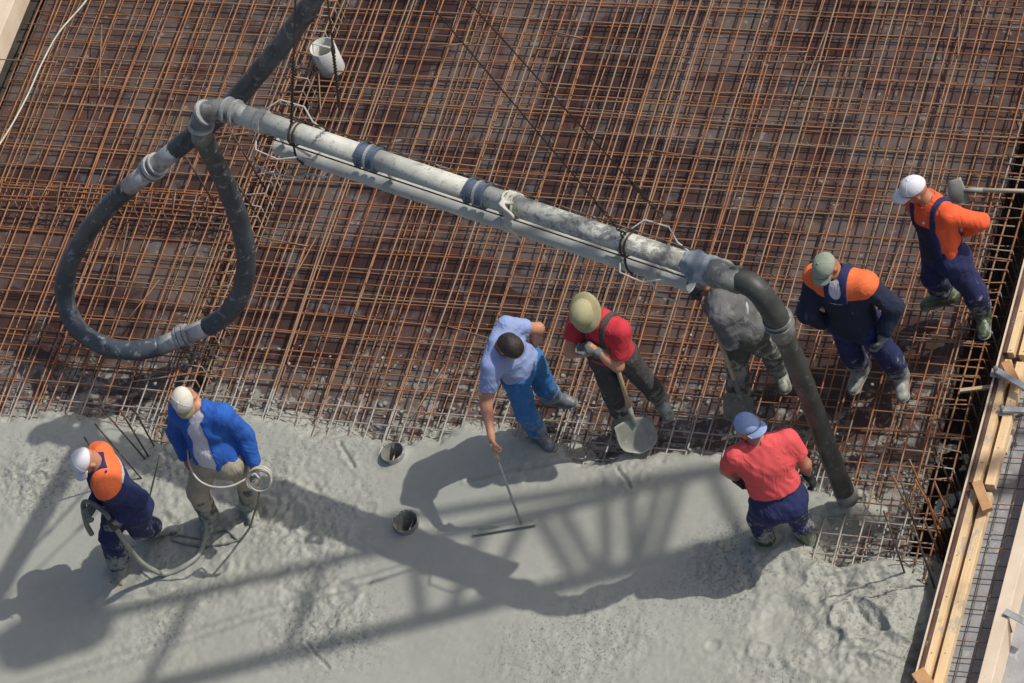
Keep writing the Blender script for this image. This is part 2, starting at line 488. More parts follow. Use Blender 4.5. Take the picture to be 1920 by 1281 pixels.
def vnoise(x, y, s, seed=0):
    g = np.random.default_rng(seed).random((256, 256))
    X, Y = x * s + 1000.3, y * s + 1000.7
    i, j = np.floor(X).astype(int), np.floor(Y).astype(int)
    u, v = X - i, Y - j
    u, v = u * u * (3 - 2 * u), v * v * (3 - 2 * v)
    G = lambda a, b: g[a % 256, b % 256]
    return (G(i, j) * (1 - u) + G(i + 1, j) * u) * (1 - v) + (G(i, j + 1) * (1 - u) + G(i + 1, j + 1) * u) * v - 0.5

def fbm(x, y, s, o=4, seed=0, g=0.5):
    r, a = 0, 1
    for k in range(o):
        r = r + a * vnoise(x, y, s * 2 ** k, seed + k)
        a *= g
    return r

def seg_dist(X, Y, pts, closed=False):
    best = np.full(np.shape(X), 1e9)
    pts = [p[:2] for p in pts]
    for a, b_ in zip(pts, (pts[1:] + pts[:1]) if closed else pts[1:]):
        d = b_ - a
        t = np.clip(((X - a[0]) * d[0] + (Y - a[1]) * d[1]) / (d @ d), 0, 1)
        best = np.minimum(best, np.hypot(X - a[0] - t * d[0], Y - a[1] - t * d[1]))
    return best

def inside(X, Y, pts):
    r = np.zeros(np.shape(X), bool)
    n_ = len(pts)
    for i in range(n_):
        a, b_ = pts[i], pts[(i + 1) % n_]
        c = (a[1] > Y) != (b_[1] > Y)
        with np.errstate(divide='ignore', invalid='ignore'):
            xx = (b_[0] - a[0]) * (Y - a[1]) / (b_[1] - a[1] + 1e-12) + a[0]
        r ^= c & (X < xx)
    return r

# ------------------------------------------------------------------ the pour
POUR_PX = [(-160, 770), (0, 778), (130, 785), (230, 800), (300, 838), (345, 790), (430, 772), (480, 775), (560, 800), (640, 812), (705, 835), (760, 838),
           (820, 822), (870, 800), (960, 812), (1040, 835), (1100, 856), (1200, 852), (1290, 848), (1370, 862), (1420, 900), (1500, 935), (1560, 930),
           (1612, 945), (1600, 972), (1548, 985), (1522, 1002), (1530, 1035), (1600, 1034), (1660, 1040), (1735, 1078), (1742, 1120), (1722, 1200), (1690, 1330), (1660, 1460), (-200, 1460)]
POUR = [P(x, y, 0.0) for x, y in POUR_PX]

def pour_sd(X, Y):
    d = seg_dist(X, Y, POUR, True)
    return np.where(inside(X, Y, POUR), d, -d)

def conc_height(X, Y):
    sd = pour_sd(X, Y) + 0.06 + 0.11 * fbm(X, Y, 2.6, 5, 5, 0.6)
    pm = P(1588, 1012); pm2 = P(1660, 985)
    sd = sd + 0.05 * fbm(X, Y, 11, 3, 15) - 0.30 * np.exp(-((X - pm[0]) ** 2 + (Y - pm[1]) ** 2) / 0.20 ** 2) - 0.22 * np.exp(-((X - pm2[0]) ** 2 + (Y - pm2[1]) ** 2) / 0.2 ** 2)
    t = np.clip((sd + 0.16) / 0.32, 0, 1)
    h = DECK_Z - 0.03 + (0.042 - DECK_Z + 0.03) * (t * t * (3 - 2 * t)) ** 0.8
    # rough (unscreeded) zones
    def blob(px, py, r):
        p = P(px, py)
        return np.exp(-(((X - p[0]) ** 2 + (Y - p[1]) ** 2) / r ** 2))
    rg = (blob(560, 880, 0.55) + blob(600, 1000, 0.35) + 0.55 * blob(470, 1120, 0.7) + 0.5 * blob(250, 1180, 0.5) + 0.6 * blob(620, 1180, 0.4) + blob(1560, 1110, 0.55) + blob(1460, 1210, 0.55)
          + blob(1640, 1220, 0.5) + blob(60, 900, 0.35) + blob(350, 1010, 0.45) + blob(330, 860, 0.35) + 0.8 * blob(980, 875, 0.22) + 0.7 * blob(1180, 870, 0.3) + 0.4 * blob(980, 1240, 0.5)
          + blob(1370, 1060, 0.3) + 0.6 * blob(1150, 1200, 0.4))
    rg = np.clip(rg * (0.9 + 1.0 * fbm(X, Y, 1.6, 3, 11)) + 0.05, 0.03, 1.15)
    rg = np.maximum(rg, np.clip(1.0 - sd / 0.16, 0, 1) * 0.8)
    wx, wy = X + 0.25 * fbm(X, Y, 1.5, 2, 61), Y + 0.25 * fbm(X, Y, 1.5, 2, 71)
    rd = 1 - 2 * np.abs(fbm(wx, wy, 2.6, 3, 81))
    lr = np.clip(1.3 * (blob(1560, 1110, 0.55) + blob(1460, 1210, 0.55) + blob(1640, 1220, 0.5)), 0, 1.2)
    h = h + rg * rg * (0.022 + 0.016 * lr) * (np.clip(rd, 0, 1) ** 3 - 0.3)
    h = h + rg * (0.023 * fbm(X, Y, 6, 3, 21) + 0.020 * fbm(X, Y, 24, 3, 31, 0.65)) + 0.012 * fbm(X, Y, 1.2, 3, 41)
    # boot pits and dragged grooves
    for px, py, r, dp in ((1470, 1170, 0.20, 0.06), (1560, 1190, 0.10, 0.03), (1630, 1170, 0.13, 0.04), (1340, 1215, 0.05, 0.035), (1430, 1225, 0.06, 0.04), (235, 1085, 0.13, 0.05),
                          (305, 995, 0.12, 0.05), (400, 1010, 0.16, 0.03), (470, 965, 0.12, 0.04), (1440, 1015, 0.12, 0.05), (1515, 1015, 0.12, 0.05), (690, 960, 0.06, 0.03), (655, 860, 0.05, 0.03), (560, 1150, 0.14, 0.02), (650, 1120, 0.1, 0.03)):
        p = P(px, py)
        q = np.hypot(X - p[0], Y - p[1]) / r * (1 + 0.35 * fbm(X, Y, 7, 2, int(px)))
        dp = dp * 0.42
        h = h - dp * np.exp(-q ** 4) + dp * 0.45 * np.exp(-((q - 1.25) / 0.28) ** 2)
    for line, wd, dp in ((((895, 1000), (1000, 982)), 0.010, 0.012), (((1540, 1090), (1600, 1075), (1735, 1070)), 0.012, 0.018), (((1560, 1100), (1640, 1110), (1730, 1100)), 0.012, 0.018),
                         (((330, 870), (240, 905)), 0.012, 0.014), (((90, 870), (0, 900)), 0.009, 0.014), (((150, 885), (20, 925)), 0.009, 0.014), (((160, 905), (60, 935)), 0.009, 0.014),
                         (((140, 862), (80, 872)), 0.009, 0.012), (((640, 835), (668, 880)), 0.012, 0.02), (((1160, 885), (1185, 922)), 0.010, 0.02), (((575, 1210), (620, 1258)), 0.010, 0.018),
                         (((700, 1020), (900, 1000)), 0.02, 0.005), (((420, 1070), (300, 1120), (200, 1135)), 0.03, 0.02), (((880, 905), (1100, 860)), 0.016, 0.018), (((1490, 1255), (1590, 1225), (1700, 1240)), 0.012, 0.01),
                         (((1375, 990), (1420, 1120)), 0.03, 0.01), (((1600, 1130), (1640, 1180), (1700, 1195)), 0.016, 0.016)):
        d = seg_dist(X + 0.02 * fbm(X, Y, 5, 2, 3), Y + 0.02 * fbm(X, Y, 5, 2, 8), [P(*q) for q in line])
        h = h - dp * np.exp(-(d / wd) ** 2) + dp * 0.4 * np.exp(-((d - 2.2 * wd) / wd) ** 2)
    for px, py, r in ((735, 847, 0.083), (760, 978, 0.090)):
        p = P(px, py, 0.05)
        q = np.hypot(X - p[0], Y - p[1])
        h = np.where(q < r, -0.24, h + 0.02 * np.exp(-((q - r) / 0.05) ** 2))
    for px, py, r0, amp in ((1655, 1165, 0.34, 0.010), (1480, 1180, 0.26, 0.012), (1580, 1110, 0.30, 0.009)):
        p = P(px, py)
        q = np.hypot(X - p[0], Y - p[1]) * (1 + 0.25 * fbm(X, Y, 2.5, 2, int(px)))
        h = h + amp * np.sin(q / 0.034 + 2 * fbm(X, Y, 2, 2, 9)) * np.exp(-((q - 0.6 * r0) / (0.5 * r0)) ** 2) * (0.5 + fbm(X, Y, 3, 2, 19))
    rg = rg * np.clip(0.55 + 1.8 * fbm(X, Y, 1.7, 3, 91), 0.1, 1.3)
    # mounds round the hose end
    p = P(1600, 940)
    h = h + 0.02 * np.exp(-(((X - p[0]) ** 2 + (Y - p[1]) ** 2) / 0.16 ** 2))
    return h, rg

xs = [p[0] for p in POUR]; ys = [p[1] for p in POUR]
x0, x1, y0, y1 = min(xs) - 0.3, max(xs) + 0.25, min(ys) - 0.1, max(ys) + 0.4
ST = 0.0125
gx = np.arange(x0, x1, ST); gy = np.arange(y0, y1, ST)
X, Y = np.meshgrid(gx, gy, indexing='ij')
H, RG = conc_height(X, Y)
nx, ny = X.shape
keep = H > DECK_Z - 0.02
idx = -np.ones(nx * ny, int)
ii = np.arange(nx * ny).reshape(nx, ny)
q = np.stack([ii[:-1, :-1], ii[1:, :-1], ii[1:, 1:], ii[:-1, 1:]], -1).reshape(-1, 4)
q = q[keep.reshape(-1)[q].any(1)]
us = np.unique(q)
idx[us] = np.arange(len(us))
vv = np.stack([X.ravel()[us], Y.ravel()[us], H.ravel()[us]], 1)
tag(link('fresh_concrete_ground', vv, idx[q], M_['conc'], None, True, {'rough': RG.ravel()[us]}), kind='structure')

def zc(p):
    h, _ = conc_height(np.array([p[0]]), np.array([p[1]]))
    return float(h[0])

# ------------------------------------------------------------------ plywood deck, trenches
XL = P(20, 60, 0.06)[0] + 0.02
FX = P(1842, 780, 0.22)[0]            # inner face line of the right formwork
XR = FX - 0.42                        # right edge of the deck
YB, YT = -6.5, 6.2
mb = MB()
def sheet(mb, xa, xb, ya, yb, z, t=0.02):
    mb.box(((xa + xb) / 2, (ya + yb) / 2, z - t / 2), (1, 0, 0), (0, 1, 0), (0, 0, 1), xb - xa, yb - ya, t)
bx = P(480, 360)[0]                   # trench of the cross beam (runs along Y)
by = P(240, 375)[1]                   # trench of the beam at the left (runs along X)
sheet(mb, XL, bx - 0.05, by - 0.002, YT, DECK_Z)
sheet(mb, XL, bx - 0.05, YB, by - 0.004, DECK_Z)
sheet(mb, bx + 0.05, XR, YB, YT, DECK_Z)
sheet(mb, bx - 0.6, bx + 0.6, YB, YT, DECK_Z - 0.10)
sheet(mb, XL, bx - 0.61, by - 0.5, by + 0.5, DECK_Z - 0.10)
tag(mb.build('plywood_deck_floor', M_['deck']), kind='structure')
mb = MB()
sheet(mb, -70, 70, -70, 70, -0.75, 0.02)
tag(mb.build('pit_floor', M_['dark_pit']), kind='structure')

# ------------------------------------------------------------------ rebar mats
RB = 0.0070
def cem_at(pts):
    sd = pour_sd(pts[:, 0], pts[:, 1])
    return np.clip(1.0 + (sd + 0.25 * fbm(pts[:, 0], pts[:, 1], 0.9, 3, 77)) / 0.80, 0, 1)

def rebar_pts(p, q, amp, seed, step=0.35):
    p, q = np.asarray(p, float), np.asarray(q, float)
    L = np.linalg.norm(q - p)
    n_ = max(3, int(L / step))
    t = np.linspace(0, 1, n_)[:, None]
    r = np.random.default_rng(seed)
    pts = p + (q - p) * t
    ph = r.random(6) * 6.28
    s = (t[:, 0] * L)
    wob = amp * (np.sin(s * 1.3 + ph[0]) + 0.6 * np.sin(s * 2.9 + ph[1]))
    wz = 0.35 * amp * (np.sin(s * 2.1 + ph[2]) + 0.6 * np.sin(s * 4.1 + ph[3])) - 0.0
    d = (q - p) / L
    pts[:, 0] += -d[1] * wob
    pts[:, 1] += d[0] * wob
    pts[:, 2] += wz
    return pts

YMAX, YMIN = P(100, -30)[1] + 2.4, P(900, 1040)[1] - 0.4
YMAXI = YT
def mat_bars(name, label, z, off, spacing, amp, extra, seedb, xlim, r_=RB):
    root = empty(name, (0, 0, z), label, 'rebar mat')
    items = []
    k = 0
    x = xlim[0] + off
    while x < xlim[1]:
        for e in range(2 if random.random() < extra else 1):
            items.append(('y', x + (0.028 + 0.02 * random.random()) * e + random.uniform(-0.014, 0.014)))
        x += spacing
    y = YB + 2.0 + off
    while y < YMAXI:
        for e in range(2 if random.random() < extra else 1):
            items.append(('x', y + (0.028 + 0.02 * random.random()) * e + random.uniform(-0.012, 0.012)))
        y += spacing * 1.06
    cx = lambda it: abs(it[1] - (0 if it[0] == 'y' else 0.4))
    items.sort(key=cx)
    rest = MB()
    for i, (ax, c) in enumerate(items):
        sk = random.uniform(-0.03, 0.03)
        if ax == 'y':
            p, q_ = (c - sk, YB + 2.0, z), (c + sk, YMAXI, z)
        else:
            p, q_ = (xlim[0] - random.uniform(0, 0.08), c - sk, z - 2 * r_ * 0.95), (xlim[1] + random.uniform(-0.02, 0.28), c + sk, z - 2 * r_ * 0.95)
        pts = rebar_pts(p, q_, amp, seedb + i)
        a = cem_at(pts)
        if i < 99:
            m_ = MB(); m_.tube(pts, r_, 6, a=a)
            m_.build('rebar', M_['rebar'], root, True, True)
        else:
            rest.tube(pts, r_, 6, a=a)
    if rest.v:
        o = rest.build('rebar', M_['rebar'], root, True, True)
        o['kind'] = 'stuff'
    return root
mat_bars('rebar_mat', 'upper mat of rusty reinforcing bars the men stand on, topmost layer of the grid', -0.005, 0.0, 0.150, 0.008, 0.20, 100, (XL + 0.1, XR + 0.02))
mat_bars('rebar_mat', 'lower mat of rusty reinforcing bars lying just above the plywood, seen through the upper grid', -0.150, 0.07, 0.200, 0.007, 0.10, 900, (XL + 0.1, XR + 0.02), 0.0058)

# ------------------------------------------------------------------ signed-distance body modelling
def smin(a, b, k):
    h = np.maximum(k - np.abs(a - b), 0) / k
    return np.minimum(a, b) - h * h * k * 0.25

def surface_nets(D, org, h):
    S = D < 0
    cs = [(0, 0, 0), (1, 0, 0), (0, 1, 0), (1, 1, 0), (0, 0, 1), (1, 0, 1), (0, 1, 1), (1, 1, 1)]
    n = D.shape
    sl_ = lambda A, c: A[c[0]:n[0] - 1 + c[0], c[1]:n[1] - 1 + c[1], c[2]:n[2] - 1 + c[2]]
    cnt = sum(sl_(S, c).astype(np.int8) for c in cs)
    mx = (cnt > 0) & (cnt < 8)
    I = np.argwhere(mx)
    if len(I) == 0:
        return np.zeros((0, 3)), np.zeros((0, 4), int)
    im = -np.ones(mx.shape, int)
    im[mx] = np.arange(len(I))
    val = [D[I[:, 0] + c[0], I[:, 1] + c[1], I[:, 2] + c[2]] for c in cs]
    acc = np.zeros((len(I), 3)); num = np.zeros(len(I))
    for a in range(8):
        for b in range(a + 1, 8):
            if sum(abs(cs[a][k] - cs[b][k]) for k in range(3)) != 1:
                continue
            m = (val[a] < 0) != (val[b] < 0)
            t = val[a][m] / (val[a][m] - val[b][m])
            pa, pb = np.array(cs[a], float), np.array(cs[b], float)
            acc[m] += pa + t[:, None] * (pb - pa)
            num[m] += 1
    V = org + h * (I + acc / num[:, None])
    Q = []
    for ax in range(3):
        e = [slice(0, None)] * 3; f = [slice(0, None)] * 3
        e[ax] = slice(0, -1); f[ax] = slice(1, None)
        a_, b_ = S[tuple(e)], S[tuple(f)]
        o1, o2 = [i for i in range(3) if i != ax]
        for flip in (False, True):
            m = (a_ & ~b_) if not flip else (~a_ & b_)
            J = np.argwhere(m)
            J = J[(J[:, o1] > 0) & (J[:, o2] > 0) & (J[:, o1] < n[o1] - 1) & (J[:, o2] < n[o2] - 1)]
            def cell(d1, d2):
                K = J.copy(); K[:, o1] -= d1; K[:, o2] -= d2
                return im[K[:, 0], K[:, 1], K[:, 2]]
            q = np.stack([cell(1, 1), cell(0, 1), cell(0, 0), cell(1, 0)], 1)
            if flip ^ (ax == 1):
                q = q[:, ::-1]
            Q.append(q)
    Q = np.vstack(Q)
    return V, Q[(Q >= 0).all(1)]

class Prim:
    """rounded cone a-b, optionally flattened along axis n; or an ellipsoid"""
    def __init__(s, kind, a, b=None, ra=.05, rb=None, n=None, fl=1.0, k=.02, cutb=False, cuta=False, R=None, sub=False, planes=()):
        s.kind, s.a, s.b = kind, np.asarray(a, float), None if b is None else np.asarray(b, float)
        s.ra, s.rb = ra, ra if rb is None else rb
        s.n, s.fl, s.k, s.cutb, s.cuta, s.R, s.sub, s.planes = n, fl, k, cutb, cuta, R, sub, planes
    def grown(s, g):
        p = Prim(s.kind, s.a, s.b, s.ra, s.rb, s.n, s.fl, s.k, s.cutb, s.cuta, s.R, s.sub, s.planes)
        if s.kind == 'cone':
            p.ra = s.ra + g; p.rb = s.rb + g
        else:
            p.ra = tuple(x + g for x in s.ra)
        return p
    def bounds(s):
        if s.kind == 'cone':
            lo = np.minimum(s.a - s.ra, s.b - s.rb); hi = np.maximum(s.a + s.ra, s.b + s.rb)
        else:
            r = max(s.ra); lo, hi = s.a - r, s.a + r
        return lo, hi
    def dist(s, X):
        if s.kind == 'cone':
            p = X - s.a
            ba = s.b - s.a
            L = np.linalg.norm(ba) + 1e-9
            u = ba / L
            t = np.clip((p @ u) / L, 0, 1)
            q = p - t[..., None] * ba
            if s.n is not None:
                nn = s.n - u * (s.n @ u); nn /= np.linalg.norm(nn)
                qn = q @ nn
                dd = np.sqrt(np.maximum((q * q).sum(-1) - qn ** 2, 0) + (qn / s.fl) ** 2)
                d = dd - (s.ra + (s.rb - s.ra) * t)
                d = d * (0.5 + 0.5 * s.fl)
            else:
                d = np.sqrt((q * q).sum(-1)) - (s.ra + (s.rb - s.ra) * t)
            if s.cutb:
                d = np.maximum(d, p @ u - L)
            if s.cuta:
                d = np.maximum(d, -(p @ u))
        else:
            p = (X - s.a) @ s.R.T if s.R is not None else X - s.a
            r = np.array(s.ra)
            k0 = np.sqrt(((p / r) ** 2).sum(-1)); k1 = np.sqrt(((p / r ** 2) ** 2).sum(-1)) + 1e-9
            d = k0 * (k0 - 1) / k1
        for pt, nn in s.planes:
            d = np.maximum(d, (X - pt) @ nn)
        return d

def sdf_mesh(prims, h=0.008, planes=(), fold=0.0, seed=0, subs=()):
    lo = np.min([p.bounds()[0] for p in prims], 0) - 0.05
    hi = np.max([p.bounds()[1] for p in prims], 0) + 0.05
    n = np.ceil((hi - lo) / h).astype(int) + 2
    D = np.ones(tuple(n), np.float64)
    ax = [lo[i] + h * np.arange(n[i]) for i in range(3)]
    def region(p, mg):
        bl, bh = p.bounds()
        s0 = np.maximum(((bl - mg - lo) / h).astype(int), 0); s1 = np.minimum(((bh + mg - lo) / h).astype(int) + 2, n)
        if (s1 <= s0).any():
            return None, None
        X = np.stack(np.meshgrid(*[ax[i][s0[i]:s1[i]] for i in range(3)], indexing='ij'), -1)
        return tuple(slice(s0[i], s1[i]) for i in range(3)), X
    for p in prims:
        s, X = region(p, 0.045)
        D[s] = smin(D[s], p.dist(X), p.k)
    for p in subs:
        s, X = region(p, 0.03)
        if s is not None:
            D[s] = np.maximum(D[s], -p.dist(X))
    if fold or planes:
        m = np.abs(D) < 0.06
        I = np.argwhere(m)
        X = lo + h * I
        d = D[m]
        if fold:
            r = np.random.default_rng(seed)
            f = 0
            for a_ in range(7):
                kv = r.normal(size=3) * (26 + 9 * a_) * np.array([1, 1, 0.55])
                wv = r.normal(size=3) * 18
                f = f + np.sin(X @ kv * 0.7 + 1.6 * np.sin(X @ wv) + r.random() * 6.28) / (1 + 0.35 * a_)
            d = d - fold * 0.45 * f
        for pt, nn in planes:
            d = np.maximum(d, (X - pt) @ nn)
        D[m] = d
        if planes:
            m2 = D <= -0.06
            X = lo + h * np.argwhere(m2)
            d = D[m2]
            for pt, nn in planes:
                d = np.maximum(d, (X - pt) @ nn)
            D[m2] = d
    return surface_nets(D, lo, h)

def smooth_verts(V, Q, it=2, lam=0.5):
    E = np.vstack([Q[:, [0, 1]], Q[:, [1, 2]], Q[:, [2, 3]], Q[:, [3, 0]]])
    for _ in range(it):
        S = np.zeros_like(V); c = np.zeros(len(V))
        for a, b in ((0, 1), (1, 0)):
            for k in range(3):
                S[:, k] += np.bincount(E[:, a], V[E[:, b], k], len(V))
            c += np.bincount(E[:, a], minlength=len(V))
        V = V + lam * (S / np.maximum(c, 1)[:, None] - V)
    return V

cone = lambda a, b, ra, rb=None, **k: Prim('cone', a, b, ra, rb, **k)
ell = lambda c, r, R=None, **k: Prim('ell', c, None, r, None, R=R, **k)
norm = lambda v: np.asarray(v, float) / np.linalg.norm(v)

def ik(a, b, L1, L2, pole):
    """two-bone joint between a and b, bent towards the pole point; b is pulled in when out of reach"""
    d = b - a; L = np.linalg.norm(d); u = d / L
    mxl = (L1 + L2) * 0.985
    if L > mxl:
        b = a + u * mxl; L = mxl
    c = (L1 * L1 - L2 * L2 + L * L) / (2 * L)
    hgt = math.sqrt(max(L1 * L1 - c * c, 1e-6))
    pv = pole - a; pv = pv - u * (pv @ u)
    pv = norm(pv)
    return a + u * c + pv * hgt, b

def hand_prims(wrist, d, palm_n, side, curl=0.9, g=0.0, thumb_close=0.5):
    """palm and five separate fingers. d: wrist to knuckles, palm_n: out of the palm, side: thumb side"""
    d = norm(d); pn = palm_n - d * (palm_n @ d); pn = norm(pn); sd = norm(np.cross(d, pn)) * side
    out = []
    c = wrist + d * 0.052
    R = np.array([d, sd, pn])
    out.append(ell(c, (0.052 + g, 0.042 + g, 0.017 + g), R, k=.015))
    for i, (off, ln) in enumerate(((0.030, 0.072), (0.010, 0.080), (-0.011, 0.075), (-0.031, 0.060))):
        a = wrist + d * (0.094 - 0.004 * abs(i - 1)) + sd * off
        a1, a2, a3 = curl * (0.85 + 0.08 * i), curl * (1.9 + 0.1 * i), curl * (2.7 + 0.1 * i)
        b = a + ln * 0.46 * (math.cos(a1) * d + math.sin(a1) * pn)
        e = b + ln * 0.32 * (math.cos(a2) * d + math.sin(a2) * pn)
        f = e + ln * 0.22 * (math.cos(a3) * d + math.sin(a3) * pn)
        out += [cone(a - d * 0.015, b, 0.0095 + g * .5, 0.0088 + g * .5, k=.005), cone(b, e, 0.0088 + g * .5, 0.0080 + g * .5, k=.003), cone(e, f, 0.0080 + g * .5, 0.0070 + g * .5, k=.003)]
    a = wrist + d * 0.028 + sd * 0.030
    b = a + 0.040 * norm(0.72 * d + sd * (0.62 - 0.5 * thumb_close) + pn * 0.45)
    e = b + 0.030 * norm(0.8 * d - sd * 0.5 * thumb_close + pn * (0.3 + 0.5 * thumb_close))
    out += [cone(a, b, 0.013 + g * .5, 0.010 + g * .5, k=.012), cone(b, e, 0.010 + g * .5, 0.0085 + g * .5, k=.004)]
    return out

def head_prims(c, f, u):
    f = norm(f); u = norm(u - f * (u @ f)); s = np.cross(f, u)
    R = np.array([s, f, u])
    o = []
    o.append(ell(c + u * 0.025, (0.076, 0.094, 0.092), R, k=.02))
    o.append(ell(c + f * 0.022 - u * 0.045, (0.058, 0.070, 0.066), R, k=.03))
    o.append(ell(c + f * 0.062 - u * 0.088, (0.026, 0.022, 0.020), R, k=.025))       # chin
    o.append(cone(c + f * 0.088 + u * 0.005, c + f * 0.106 - u * 0.030, 0.009, 0.014, k=.010))  # nose
    o.append(cone(c + f * 0.083 + u * 0.018 - s * 0.03, c + f * 0.083 + u * 0.018 + s * 0.03, 0.011, k=.014))  # brow
    o.append(cone(c + f * 0.086 - u * 0.055 - s * 0.018, c + f * 0.086 - u * 0.055 + s * 0.018, 0.0075, k=.006))  # lips
    for q in (-1, 1):
        o.append(ell(c + s * q * 0.077 - f * 0.004 - u * 0.012, (0.009, 0.018, 0.030), R, k=.006))  # ear
        o.append(ell(c + s * q * 0.040 + f * 0.062 - u * 0.022, (0.024, 0.024, 0.022), R, k=.02))    # cheek
    return o

def person(label, S):
    """S: joints given as (photo x, photo y, height)"""
    J = {}
    for k_ in ('pelvis', 'neck', 'head', 'shR', 'shL', 'haR', 'haL', 'anR', 'anL'):
        if k_ in S and isinstance(S[k_], tuple) and len(S[k_]) == 3:
            J[k_] = P(*S[k_])
    up = V3(0, 0, 1)
    gx_, gy_ = S['pelvis'][0], S['pelvis'][1]
    F = gdir(gx_, gy_, *S['face'])                 # facing on the ground
    right = norm(np.cross(F, up))
    pel, neck = J['pelvis'], J['neck']
    spine = norm(neck - pel)
    tw = gdir(gx_, gy_, *S['shface']) if 'shface' in S else F
    sr_ = np.cross(tw, up); sr_ = norm(sr_ - spine * (sr_ @ spine) * 0.9)
    sw = S.get('sw', 0.185); fat = S.get('fat', 1.0)
    front = norm(np.cross(up if abs(spine @ up) > .3 else spine, right)) if False else norm(np.cross(spine, -right) * -1)
    front = norm(F - spine * (F @ spine)) if abs(F @ spine) < 0.95 else norm(up * -1 - spine * (-(up @ spine)))
    fsh = norm(np.cross(sr_, spine)); fsh = fsh if fsh @ front > 0 else -fsh
    shc = neck - spine * 0.055
    shR = J.get('shR', shc + sr_ * sw); shL = J.get('shL', shc - sr_ * sw)
    hipR, hipL = pel + right * 0.095, pel - right * 0.095
    Lt, Lc = S.get('legs', (0.44, 0.43))
    Lu, Lf = S.get('arms', (0.30, 0.265))
    K, A, E, W = {}, {}, {}, {}
    for s_, hp in (('R', hipR), ('L', hipL)):
        ch_ = np.linalg.norm(J['an' + s_] - hp) / S.get('straight', 0.985)
        lt_, lc_ = (Lt, Lc) if ch_ > Lt + Lc else (max(ch_ * 0.505, Lt * 0.9), max(ch_ * 0.495, Lc * 0.9))
        K[s_], A[s_] = ik(hp, J['an' + s_], lt_, lc_, P(*S['kn' + s_]) if 'kn' + s_ in S else hp + F * 1.0 - up * 0.4)
    for s_, sh in (('R', shR), ('L', shL)):
        v_ = S['ha' + s_]
        if isinstance(v_, tuple) and len(v_) == 2:       # arm hanging nearly straight: height from its length
            zz = min(np.linspace(sh[2] - 0.6, sh[2] - 0.15, 120), key=lambda z: abs(np.linalg.norm(P(*v_, z) - sh) - 0.965 * (Lu + Lf)) + 0.02 * z * (-1 if S.get('near') else 1))
            J['ha' + s_] = P(*v_, zz)
        elif isinstance(v_, list):                       # from the pelvis: right, forward, up
            J['ha' + s_] = pel + right * v_[0] + F * v_[1] + up * v_[2]
        E[s_], W[s_] = ik(sh, J['ha' + s_], Lu, Lf, P(*S['el' + s_]) if 'el' + s_ in S else sh - F * 0.6 - up * 0.4)
    hc = J['head']
    hf = S.get('headf')
    hF = norm(gdir(gx_, gy_, *hf[:2]) * math.cos(hf[2]) - up * math.sin(hf[2])) if hf else norm(F - up * 0.5)
    hu = norm(up - hF * (up @ hF)); hs = np.cross(hF, hu)
    # ---- body
    chest = pel + (neck - pel) * 0.68
    waist = pel + (neck - pel) * 0.28
    belly = S.get('belly', 0.0)
    torso = [
        cone(pel - right * 0.055, pel + right * 0.055, 0.115 * fat, n=front, fl=0.9, k=.05),
        cone(waist - right * 0.03, waist + right * 0.03, 0.125 * fat, n=front, fl=0.82, k=.06),
        cone(chest - sr_ * 0.055, chest + sr_ * 0.055, 0.122 * fat, n=fsh, fl=0.85, k=.06),
        cone(waist, chest, 0.135 * fat, 0.14 * fat, n=front, fl=0.8, k=.05),
        cone(shR - sr_ * 0.02, shL + sr_ * 0.02, 0.068, k=.06),
        cone(chest, neck - spine * 0.04, 0.13 * fat, 0.085, n=fsh, fl=0.75, k=.05)]
    if belly:
        torso.append(ell(waist + front * 0.05 + spine * 0.02, (0.13 * belly,) * 3, None, k=.06))
    seat = [ell(pel - front * 0.045 - spine * 0.03 + right * q * 0.06, (0.095 * fat,) * 3, None, k=.05) for q in (-1, 1)]
    legs, arms = {}, {}
    lf = S.get('legfat', 1.0) * 0.93
    for s_, hp in (('R', hipR), ('L', hipL)):
        legs[s_] = [cone(hp - spine * 0.02, K[s_], 0.090 * lf, 0.060 * lf, k=.04), cone(K[s_], A[s_], 0.060 * lf, 0.042 * lf, k=.03),
                    cone(K[s_] + (A[s_] - K[s_]) * 0.15 - F * 0.015, K[s_] + (A[s_] - K[s_]) * 0.5 - F * 0.012, 0.052 * lf, 0.045 * lf, k=.03)]
    for s_, sh in (('R', shR), ('L', shL)):
        arms[s_] = [cone(sh, E[s_], 0.056, 0.043, k=.03), cone(E[s_], W[s_], 0.043, 0.027, k=.02),
                    cone(E[s_], E[s_] + (W[s_] - E[s_]) * 0.4, 0.044, 0.042, k=.02)]
    feet = {}
    for s_ in 'RL':
        fd = gdir(gx_, gy_, *S['foot' + s_]) if 'foot' + s_ in S else F
        an = A[s_]; zt = an[2] - 0.085
        heel = V3(an[0], an[1], zt + 0.045) - fd * 0.055
        toe = V3(an[0], an[1], zt + 0.034) + fd * 0.150
        feet[s_] = (an, heel, toe, fd)
    hands = {}
    for s_, sgn in (('R', 1), ('L', -1)):
        hd = W[s_] - E[s_]
        if 'hd' + s_ in S:
            hd = P(*S['hd' + s_]) - W[s_]
        pn = S.get('palm' + s_, None)
        pn = P(*pn) - W[s_] if pn is not None else (norm(F) * 0.3 + (right * -sgn)) 
        hands[s_] = (W[s_], norm(hd), pn, sgn)
    neckp = [cone(neck - spine * 0.03, hc - hu * 0.05 - hF * 0.015, 0.060, 0.056, k=.03)]
    body = torso + seat + legs['R'] + legs['L'] + arms['R'] + arms['L'] + neckp + head_prims(hc, hF, hu)
    for s_ in 'RL':
        an, heel, toe, fd = feet[s_]
        body += [cone(an, heel, 0.045, 0.040, k=.03), cone(heel, toe, 0.040, 0.032, n=up, fl=.8, k=.02)]
        body += hand_prims(*hands[s_][:3], hands[s_][3], S.get('curl' + s_, 0.8))
    base = (feet['R'][0] + feet['L'][0]) / 2
